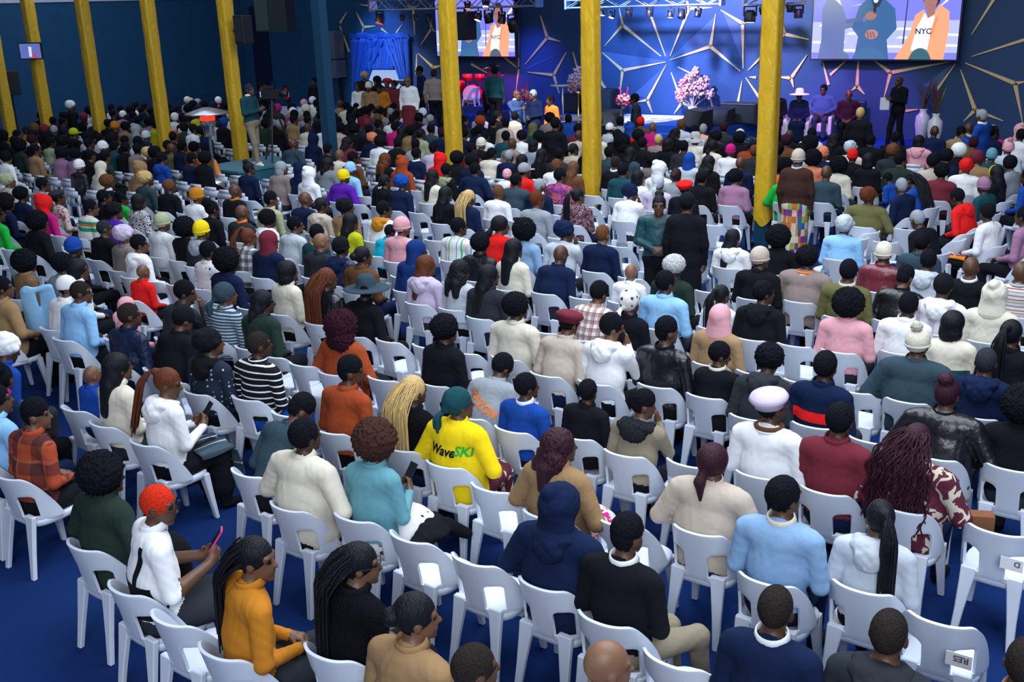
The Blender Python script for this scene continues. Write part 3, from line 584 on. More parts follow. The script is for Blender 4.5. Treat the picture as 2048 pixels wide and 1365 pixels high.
# ------------------------------------------------------------------ hair and headwear, in the frame of the head (nose towards +Y)
FACE = [('-', (0, .155, -.045), (.13, .09, .125)), ('-', (0, .03, -.17), (.16, .16, .10))]
CAPH = [('e', (0, -.02, .03), (.085, .105, .105))]
HL = {}
def strands(n, length, spread, r=.006, top=.03, back=-.09, curl=0, wave=0, seed=1, gather=None, seg=10, fwd=.0):
    """plaits hanging from the crown; gather = a point they are tied at"""
    rs = random.Random(seed); b = MB()
    for i in range(n):
        a = math.pi*(1+(i+.5)/n)+rs.uniform(-.05, .05); ca, sa = math.cos(a), math.sin(a)
        st = Vector((.08*ca*rs.uniform(.7, 1), -.02+.09*sa*rs.uniform(.6, 1.05)+fwd, rs.uniform(.0, .1)))
        if gather is not None: st = Vector(gather)+Vector((rs.uniform(-.012, .012), rs.uniform(-.012, .012), 0))
        pts = [st]; ln = length*rs.uniform(.8, 1.06); ph = rs.uniform(0, 6)
        ex = Vector((ca*spread*rs.uniform(.5, 1.15), back-.03*rs.random()+.05*sa, -ln))
        if gather is not None: ex = Vector((rs.uniform(-1, 1)*spread, back-.05*rs.random(), -ln))
        for k in range(1, seg+1):
            t = k/seg; p = st.lerp(Vector((ex.x, ex.y, st.z)), min(1, t*3)**.7); p.z = st.z+(ex.z-st.z)*t**1.15
            p.x += curl*math.sin(ph+t*22)+wave*math.sin(ph+t*7); p.y += curl*math.cos(ph+t*22)*.7
            pts.append(p)
        b.tube(pts, [r*(1 if t < seg else .6) for t in range(seg+1)], 5)
    return b.mesh('hair')
def build_hair():
    S2 = lambda parts, r=.2, zl=-.2, zh=.25, yl=None, h=.0075: sculpt('hair', parts, (-r, yl or -r, zl), (r, r, zh), h)
    cap = lambda g=1: [('e', (0, -.018, .028), (.083*g, .103*g, .105*g))]
    HL['short'] = [('hair', S2([('e', (0, -.02, .034), (.087, .105, .106), (.004, 160))]+FACE, .14, -.12, .16), 'f')]
    HL['fade'] = [('hair', S2([('e', (0, -.008, .052), (.083, .1, .098), (.004, 150)), ('-', (0, .155, -.035), (.13, .09, .125)), ('-', (0, -.03, -.09), (.2, .2, .1))], .14, -.12, .17), 'f')]
    HL['buzz'] = [('hair', S2([('e', (0, -.013, .024), (.0795, .1005, .1045))]+FACE, .12, -.12, .15, h=.006), 'f')]
    HL['furhat'] = [('fur_hat', S2([('e', (0, -.015, .045), (.122, .138, .112), (.01, 150)), ('-', (0, .165, -.06), (.13, .09, .12)), ('-', (0, .02, -.13), (.22, .22, .1))], .18, -.1, .2), 'p')]
    HL['curly'] = [('hair', S2([('e', (0, -.025, .045), (.115, .125, .115), (.012, 120))]+FACE, .17, -.13, .19), 'f')]
    HL['afro'] = [('hair', S2([('e', (0, -.03, .04), (.15, .15, .145), (.014, 110)), ('-', (0, .17, -.05), (.12, .09, .12))], .22, -.16, .22), 'f')]
    HL['bigcurl'] = [('hair', S2([('e', (0, -.04, .03), (.17, .155, .15), (.02, 95)), ('e', (-.1, -.05, -.1), (.1, .1, .12), (.02, 100)), ('e', (.1, -.05, -.1), (.1, .1, .12), (.02, 100)), ('e', (0, -.09, -.11), (.14, .09, .12), (.02, 100)), ('-', (0, .165, -.06), (.11, .09, .14))], .25, -.27, .22), 'f')]
    HL['puff'] = [('hair', S2(cap()+FACE+[('e', (0, -.075, .11), (.075, .075, .07), (.01, 130))], .17, -.12, .22), 'f')]
    HL['bob'] = [('hair', S2([('e', (0, -.022, .03), (.096, .113, .108)), ('e', (0, -.045, -.06), (.098, .085, .11), (.004, 90)), ('-', (0, .15, -.05), (.085, .105, .16))], .15, -.2, .16), 's')]
    HL['long'] = [('hair', S2([('e', (0, -.022, .03), (.093, .112, .108)), ('e', (0, -.06, -.07), (.1, .08, .14)), ('c', (0, -.12, -.12), (0, -.165, -.34), .075, .05, 1.25, .6), ('-', (0, .15, -.05), (.08, .11, .17))], .19, -.44, .16, -.26), 's')]
    HL['wavy'] = [('hair', S2([('e', (0, -.025, .03), (.1, .118, .11), (.006, 90)), ('e', (0, -.07, -.08), (.13, .09, .13), (.014, 85)), ('c', (-.05, -.12, -.12), (-.07, -.15, -.24), .07, .04), ('c', (.05, -.12, -.12), (.07, -.15, -.24), .07, .04), ('-', (0, .15, -.05), (.085, .11, .17))], .22, -.34, .17, -.26), 's')]
    HL['bun'] = [('hair', S2(cap()+FACE+[('e', (0, -.125, .015), (.05, .042, .048), (.004, 90)), ('c', (0, -.09, .02), (0, -.12, .015), .03, .03)], .14, -.12, .16, -.2), 's')]
    HL['topbun'] = [('hair', S2(cap()+FACE+[('e', (0, -.06, .135), (.055, .055, .045), (.006, 110))], .14, -.12, .22, -.2), 's')]
    HL['lowpony'] = [('hair', S2([('e', (0, -.022, .028), (.098, .113, .11))]+FACE+[('c', (0, -.115, -.02), (0, -.15, -.09), .026, .034), ('c', (0, -.15, -.09), (.02, -.165, -.2), .036, .012)], .16, -.24, .16, -.22), 's')]
    HL['pony'] = [('hair', S2(cap()+FACE+[('e', (0, -.11, .08), (.035, .035, .03))], .14, -.12, .17, -.2), 's'), ('ponytail', strands(26, .46, .05, .008, back=-.19, seed=5, gather=(0, -.135, .085)), 's')]
    HL['highpony'] = [('hair', S2(cap()+FACE+[('e', (0, -.07, .125), (.035, .035, .035))], .14, -.12, .19, -.2), 's'), ('ponytail', strands(30, .46, .06, .009, back=-.19, seed=8, gather=(0, -.08, .15), wave=.012), 's')]
    HL['braids'] = [('hair', S2(cap()+FACE, .14, -.12, .16), 's'), ('braids', strands(64, .5, .12, .0062, back=-.15, seed=3), 's')]
    HL['longbraids'] = [('hair', S2(cap(1.02)+FACE, .14, -.12, .16), 's'), ('braids', strands(110, .56, .15, .0055, back=-.17, seed=4), 's')]
    HL['curls'] = [('hair', S2(cap(1.05)+FACE, .15, -.12, .17), 's'), ('curls', strands(110, .52, .2, .006, back=-.17, curl=.014, seed=6, seg=26), 's')]
    HL['tied'] = [('hair', S2(cap()+FACE+[('e', (0, -.11, -.04), (.035, .03, .04))], .14, -.12, .16, -.2), 's'), ('braids', strands(34, .42, .07, .0055, back=-.17, seed=9, gather=(0, -.125, -.035)), 's')]
    # headwear
    HL['beanie'] = [('beanie', S2([('e', (0, -.015, .04), (.094, .114, .112), (.002, 160)), ('-', (0, .16, -.07), (.13, .09, .12)), ('-', (0, .02, -.12), (.2, .2, .09))], .16, -.1, .18), 'k'), ('beanie_brim', sculpt('brim', [('e', (0, -.012, .005), (.1, .119, .034)), ('-', (0, .01, -.1), (.2, .2, .085))], (-.15, -.16, -.06), (.15, .16, .07)), 'k')]
    HL['pom'] = HL['beanie']+[('pompom', sculpt('pompom', [('e', (0, -.06, .16), (.045, .045, .045), (.008, 190))], (-.08, -.14, .08), (.08, .03, .23), .006), 'p')]
    HL['wrap'] = [('head_wrap', S2([('e', (0, -.04, .045), (.108, .132, .112), (.006, 55)), ('c', (-.09, .02, .03), (.05, -.11, .11), .032, .03), ('c', (.09, .02, .03), (-.05, -.11, .11), .032, .03), ('-', (0, .165, -.06), (.13, .09, .12)), ('-', (0, .03, -.15), (.2, .2, .1))], .18, -.1, .2, -.2), 'w')]
    HL['doek'] = [('headscarf', S2([('e', (0, -.025, .034), (.091, .112, .11), (.003, 60)), ('e', (0, -.12, -.02), (.035, .028, .03)), ('-', (0, .16, -.05), (.13, .09, .12)), ('-', (0, .03, -.15), (.2, .2, .085))], .16, -.12, .17, -.2), 'w'), ('scarf_tail', strands(6, .17, .04, .016, back=-.16, seed=2, gather=(0, -.13, -.03), seg=5), 'w')]
    HL['hijab'] = [('headscarf', S2([('e', (0, -.02, .025), (.097, .117, .115)), ('c', (0, -.035, -.05), (0, -.035, -.15), .095, .11, 1.15, 1), ('-', (0, .14, -.02), (.062, .08, .085))], .2, -.27, .16), 'w')]
    HL['hood'] = [('hood', S2([('e', (0, -.03, .03), (.115, .135, .13), (.004, 50)), ('c', (0, -.06, -.06), (0, -.06, -.15), .1, .115, 1.15, .9), ('e', (0, -.09, .13), (.05, .07, .05)), ('-', (0, .15, -.01), (.085, .1, .11))], .22, -.27, .22, -.24), 'w')]
    b = MB(); b.lathe([(.001, .17), (.06, .168), (.092, .15), (.103, .08), (.106, .03), (.12, .02), (.15, -.035), (.153, -.05), (.147, -.045), (.115, .01), (.09, .02)], 28); HL['bucket'] = [('bucket_hat', b.mesh('hat'), 'p')]
    b = MB(); b.lathe([(.001, .165), (.055, .16), (.09, .135), (.1, .07), (.102, .03), (.2, .028), (.235, .018), (.236, .01), (.2, .018), (.1, .016)], 32); HL['brim'] = [('wide_brim_hat', b.mesh('hat'), 'w')]
    b = MB(); b.lathe([(.001, .135), (.07, .132), (.12, .108), (.135, .082), (.122, .06), (.1, .045), (.1, .02), (.094, .022)], 28, 0, Matrix.Rotation(R(10), 4, 'X')@Matrix.Translation((0, -.02, 0))); HL['beret'] = [('beret', b.mesh('hat'), 'w'), ('hair', S2(cap(.99)+FACE, .14, -.12, .16), 'f')]
    HL['cap'] = [('cap', S2([('e', (0, -.015, .04), (.09, .11, .105)), ('-', (0, .0, -.12), (.2, .2, .125)), ('e', (0, .115, .02), (.075, .075, .008))], .18, -.05, .17, -.15), 'w')]
    HL['band'] = [('hair', HL['long'][0][1], 's'), ('hairband', sculpt('band', [('e', (0, .0, .035), (.099, .12, .112)), ('-', (0, -.06, 0), (.2, .1, .3)), ('-', (0, .14, .0), (.2, .09, .3))], (-.13, -.05, -.06), (.13, .13, .18), .006), 'b')]
    # things worn round the neck, frame of the neck
    HL['hooddown'] = [('hood', sculpt('hood', [('e', (0, -.075, .01), (.135, .075, .06), (.006, 40)), ('e', (0, -.12, -.05), (.1, .06, .09), (.006, 40)), ('c', (-.1, -.02, .02), (-.06, .07, .0), .04, .022), ('c', (.1, -.02, .02), (.06, .07, .0), .04, .022)], (-.2, -.23, -.18), (.2, .15, .12), .008), 'w')]
    HL['furhood'] = [('fur_hood', sculpt('hood', [('e', (0, -.085, .0), (.165, .085, .06), (.014, 120)), ('e', (0, -.12, -.05), (.12, .06, .08), (.01, 110)), ('c', (-.12, -.03, .01), (-.07, .08, -.01), .045, .03), ('c', (.12, -.03, .01), (.07, .08, -.01), .045, .03)], (-.24, -.24, -.18), (.24, .16, .12), .008), 'p')]
    b = MB(); b.lathe([(.078, -.02), (.084, -.018), (.0735, .024), (.068, .027), (.065, .02), (.07, -.015)], 20, 0, Matrix.Translation((0, 0, .045))@Matrix.Rotation(R(14), 4, 'X')@Matrix.Diagonal((1.06, 1, 1, 1))); HL['collar'] = HL['neckline'] = [('collar', b.mesh('collar'), 'w')]
    b = MB()
    for i in range(3):
        b.lathe([(.075+.006*i, -.02+.022*i), (.1, -.02+.022*i), (.104, -.005+.022*i), (.085, .006+.022*i), (.07, -.005+.022*i)], 20, i % 2)
    HL['neckscarf'] = [('neck_scarf', b.mesh('scarf'), 'w')]
    b = MB()
    for sd in (-1, 1): b.lathe([(.026, 0), (.03, 0), (.03, .004), (.026, .004), (.026, 0)], 14, 0, Matrix.Translation((sd*.034, .104, .008))@Matrix.Rotation(R(90), 4, 'X'))
    b.tube([(-.008, .107, .012), (.008, .107, .012)], .002, 5)
    for sd in (-1, 1): b.tube([(sd*.063, .1, .012), (sd*.082, .04, .014), (sd*.084, -.01, .008)], .0022, 5)
    HL['glasses'] = [('glasses', b.mesh('glasses'), 'g')]
    HL['mask'] = [('face_mask', sculpt('mask', [('e', (0, .05, -.058), (.066, .072, .05)), ('-', (0, 0, -.06), (.2, .052, .2))], (-.1, -.03, -.13), (.1, .15, .02), .006), 'w')]
build_hair()
HAIRWORD = dict(short='short {} hair', fade='short {} faded hair', curly='curly {} hair', afro='round {} afro', bigcurl='big {} curls', puff='{} puff hair', bob='{} bobbed hair', long='long {} hair', wavy='wavy {} hair', bun='{} bun',
   topbun='{} top bun', lowpony='{} low ponytail', pony='long {} ponytail', highpony='high {} ponytail', braids='long {} braids', longbraids='very long {} braids', curls='long {} ringlets', tied='tied {} braids', beanie='{} beanie', pom='{} bobble hat',
   wrap='{} head wrap', doek='{} headscarf', hijab='{} wrapped headscarf', hood='{} hood up', bucket='{} bucket hat', brim='{} wide-brimmed hat', beret='{} beret', cap='{} cap', band='{} hair and band', bald='bald head', buzz='close-cropped {} hair', furhat='fluffy {} hat')
# ------------------------------------------------------------------ bodies
POSE = {}
def pose(k, **kw): POSE[k] = body('person_body', **kw)
pose('A')
pose('B', yaw=R(-28), sw=.21)
pose('C', yaw=R(-42), lean=.10, fat=1.05)
pose('D', yaw=R(30), lean=.05)
pose('E', lean=.26, pitch=.30, yaw=R(-10))
pose('F', lean=-.06, arms='cross', fat=1.08, sw=.215)
pose('G', fat=1.18, sw=.225, arms='wide', bag=1.12, yaw=R(-12))
pose('H', sw=.17, fat=.94, yaw=R(-14), skirt=True)
pose('I', sw=.175, fat=.96, yaw=R(-48), lean=.10, arms='phone', pitch=.2, skirt=True)
pose('J', lean=.5, pitch=.45, yaw=R(-20), bag=1.06)
pose('K', arms=('lap', 'face'), yaw=R(-45), lean=.14, pitch=.1)
pose('L', sw=.175, bag=1.1, yaw=R(18), lean=.04)
pose('N', fat=1.08, bag=1.16, sw=.205, yaw=R(-35), arms='wide', skirt=True)
pose('P', sleeve=False, arms='phone', yaw=R(-35), fat=1.12, lean=.08, pitch=.12, sw=.195, skirt=True)
pose('Q', legs='side', yaw=R(-15), lean=.04, sw=.21)
pose('U', stand=True, arms='down')
pose('V', stand=True, arms='front', fat=1.1, sw=.215)
pose('W', stand=True, arms=('down', 'reach'), sw=.21)
pose('X', stand=True, arms=('front', 'mic'), yaw=R(-10), fat=1.12)
pose('Y', stand=True, arms='phone', legs='stride', sw=.2)
pose('Z', stand=True, arms='down', skirt=True, sw=.18, bag=1.05)
LOW = [body('crowd_body', h=.032, **k)[0:2] for k in (dict(), dict(yaw=R(-30), fat=1.08), dict(yaw=R(25), sw=.17, bag=1.12))]
# ------------------------------------------------------------------ the white stacking chair
def chair_parts():
    us = sorted(set([round(x, 4) for x in list(np.linspace(-1, -.60, 9))+list(np.linspace(-.60, -.22, 9))+list(np.linspace(-.22, .22, 9))+list(np.linspace(.22, .60, 9))+list(np.linspace(.60, 1, 9))])); K1, K2 = 6, 7; V, Q = [], []
    def P(u, k):
        a = abs(u); zt = .805-.012*a*a-.335*max(0, (a-.46)/.54)**1.9; f = min(1, (zt-.44)/.31)
        if k <= K1:
            z = .44+.215*f*k/K1
            if k == K1 and .2 < a < .62: z -= .028*abs((a-.41)/.19)**4
        else: z0 = .44+.215*f; z = z0+(zt-z0)*(k-K1)/K2
        x = .225*math.sin(u*math.pi/2); y = -.205+.225*(1-math.cos(u*math.pi/2))**1.2-.085*((z-.44)/.36)**1.15*(1-.45*a*a)
        if .22 <= a <= .60 and k <= K1: y -= .012*(1-k/K1)
        return x, y, z
    nv = K1+K2
    for u in us:
        for k in range(nv+1): V.append(P(u, k))
    for i in range(len(us)-1):
        for k in range(nv):
            uc = abs(us[i]+us[i+1])/2
            if .22 < uc < .60 and 0 < k < K1: continue
            a = i*(nv+1)+k; Q.append((a, a+nv+1, a+nv+2, a+1))
    back = bpy.data.objects.new('t', mesh_np('chair_backrest', V, Q)); COL.objects.link(back)
    bake(back, ('SOLIDIFY', dict(thickness=.018, offset=0)), ('BEVEL', dict(width=.005, segments=2, limit_method='ANGLE', angle_limit=R(40))))
    b = MB(); n = 28
    def sup(r, z, sy=1): return [(.215*r*math.copysign(abs(math.cos(t))**.55, math.cos(t)), .01+.215*r*sy*math.copysign(abs(math.sin(t))**.55, math.sin(t)), z) for t in [2*math.pi*k/n for k in range(n)]]
    rings = [sup(.93, .395), sup(1, .40), sup(1.0, .44), sup(.95, .45), sup(.75, .436), sup(.3, .43)]; v = [p for r_ in rings for p in r_]; f = []
    for i in range(len(rings)-1): f += [(i*n+k, i*n+(k+1) % n, (i+1)*n+(k+1) % n, (i+1)*n+k) for k in range(n)]
    f += [tuple(range(5*n, 6*n)), tuple(range(n-1, -1, -1))]; b.add(v, f, 0, True)
    seat = b.mesh('chair_seat')
    legs = []
    for sx, tx, ty, tz, bx, by, wt, dt in ((-1, .135, -.192, .485, .172, -.275, .05, .02), (1, .135, -.192, .485, .172, -.275, .05, .02), (-1, .17, .165, .42, .2, .215, .038, .03), (1, .17, .165, .42, .2, .215, .038, .03)):
        b = MB(); vv = []; ff = []
        for t in (0, .25, .6, 1):
            x = sx*(tx+(bx-tx)*t); y = ty+(by-ty)*t; z = tz*(1-t); w = .021+(wt-.021)*(1-t)**1.6; d = dt+(.017-dt)*t
            vv += [(x-w, y-d, z), (x+w, y-d, z), (x+w, y+d, z), (x-w, y+d, z)]
        for q in range(3): ff += [(q*4+e, q*4+(e+1) % 4, q*4+4+(e+1) % 4, q*4+4+e) for e in range(4)]
        b.add(vv, ff+[(0, 3, 2, 1), (12, 13, 14, 15)], 0, False)
        o = b.obj('t', WHITEP); bake(o, ('BEVEL', dict(width=.006, segments=1, limit_method='ANGLE'))); legs.append(o.data); bpy.data.objects.remove(o)
    bm = back.data; bpy.data.objects.remove(back); res = [('backrest', bm), ('seat', seat)]+[('leg', l) for l in legs]
    for _, m in res:
        m.materials.clear(); m.materials.append(WHITEP)
    return res
CHAIR = chair_parts()
def joined(parts, name):
    bm = bmesh.new()
    for _, m in parts: bm.from_mesh(m)
    me = bpy.data.meshes.new(name); bm.to_mesh(me); bm.free(); me.materials.append(WHITEP); return me
CHAIR1 = joined(CHAIR, 'chair')
def put_chair(x, y, rz, label, group='white plastic chairs in the hall', z=0, full=True, mat=None):
    if full:
        c = empty('chair', (x, y, z), rz, label, 'chair', group)
        for nm, me in CHAIR: link(bpy.data.objects.new(nm, me), c)
    else:
        c = bpy.data.objects.new('chair', CHAIR1); link(c); c.location = (x, y, z); c.rotation_euler = (0, 0, rz); tag(c, label, 'chair', group)
    return c
def setmat(o, i, m):
    o.material_slots[i].link = 'OBJECT'; o.material_slots[i].material = m
def wear(parent, kind, Mx, col, col2=None, scale=1.06):
    first = None
    for nm, me, mk in HL[kind]:
        o = bpy.data.objects.new(nm, me); link(o, first or parent)
        if mk == 'f': m = hairmat('black' if kind == 'beret' else col, 'fuzz')
        elif mk == 's': m = hairmat(col)
        elif mk == 'p': m = cloth(col2 or col, 'fur')
        elif mk == 'b': m = cloth(col2 or 'white')
        elif mk == 'g': m = BLACKM
        elif col in PAT: m = PAT[col]()
        elif mk == 'k': m = cloth(col)
        else: m = cloth(col, 'satin' if col2 == 'satin' else 'cloth')
        if len(me.materials) == 0: me.materials.append(None)
        if kind == 'neckscarf' and len(me.materials) < 2: me.materials.append(cloth('white'))
        setmat(o, 0, m)
        if first is None: o.matrix_local = Mx @ Matrix.Scale(scale, 4); first = o
    return o
def put_person(x, y, rz, ps, hair, hcol, garment, tcol, label, z=0, scale=1.0, skin=0, bottom='black', shoes='black', extras=(), group='people seated in the audience', name='person', near=False):
    me, Mh, Mn = POSE[ps]; o = bpy.data.objects.new(name, me); link(o); o.location = (x, y, z); o.rotation_euler = (0, 0, rz); o.scale = (scale,)*3
    sk = SKIN[skin]; tm = topmat(tcol, garment); bt = PAT[bottom]() if bottom in PAT else bottom if not isinstance(bottom, str) else cloth(bottom)
    sc = sk if hair in ('bald', 'hijab') else hairmat('black' if hair not in ('buzz', 'short', 'fade', 'curly') else hcol, 'fuzz')
    if hair == 'buzz':
        sc = sk; hcol = hcol if hcol != 'black' else 'crop'
    for i, m in enumerate((sk, tm, bt, cloth(shoes), sc, EYE)): setmat(o, i, m)
    if hair in HL: wear(o, hair, Mh, hcol, dict(extras).get('hair2'))
    if group.startswith('people seated') and near and not any(e in ('hooddown', 'furhood', 'collar', 'neckscarf') for e, c in extras): wear(o, 'neckline', Mn, tcol)
    for e, c in extras:
        if e in ('hooddown', 'furhood', 'collar', 'neckscarf'): wear(o, e, Mn, c)
        elif e in ('glasses', 'mask'): wear(o, e, Mh, c)
    return tag(o, label, 'person', group)
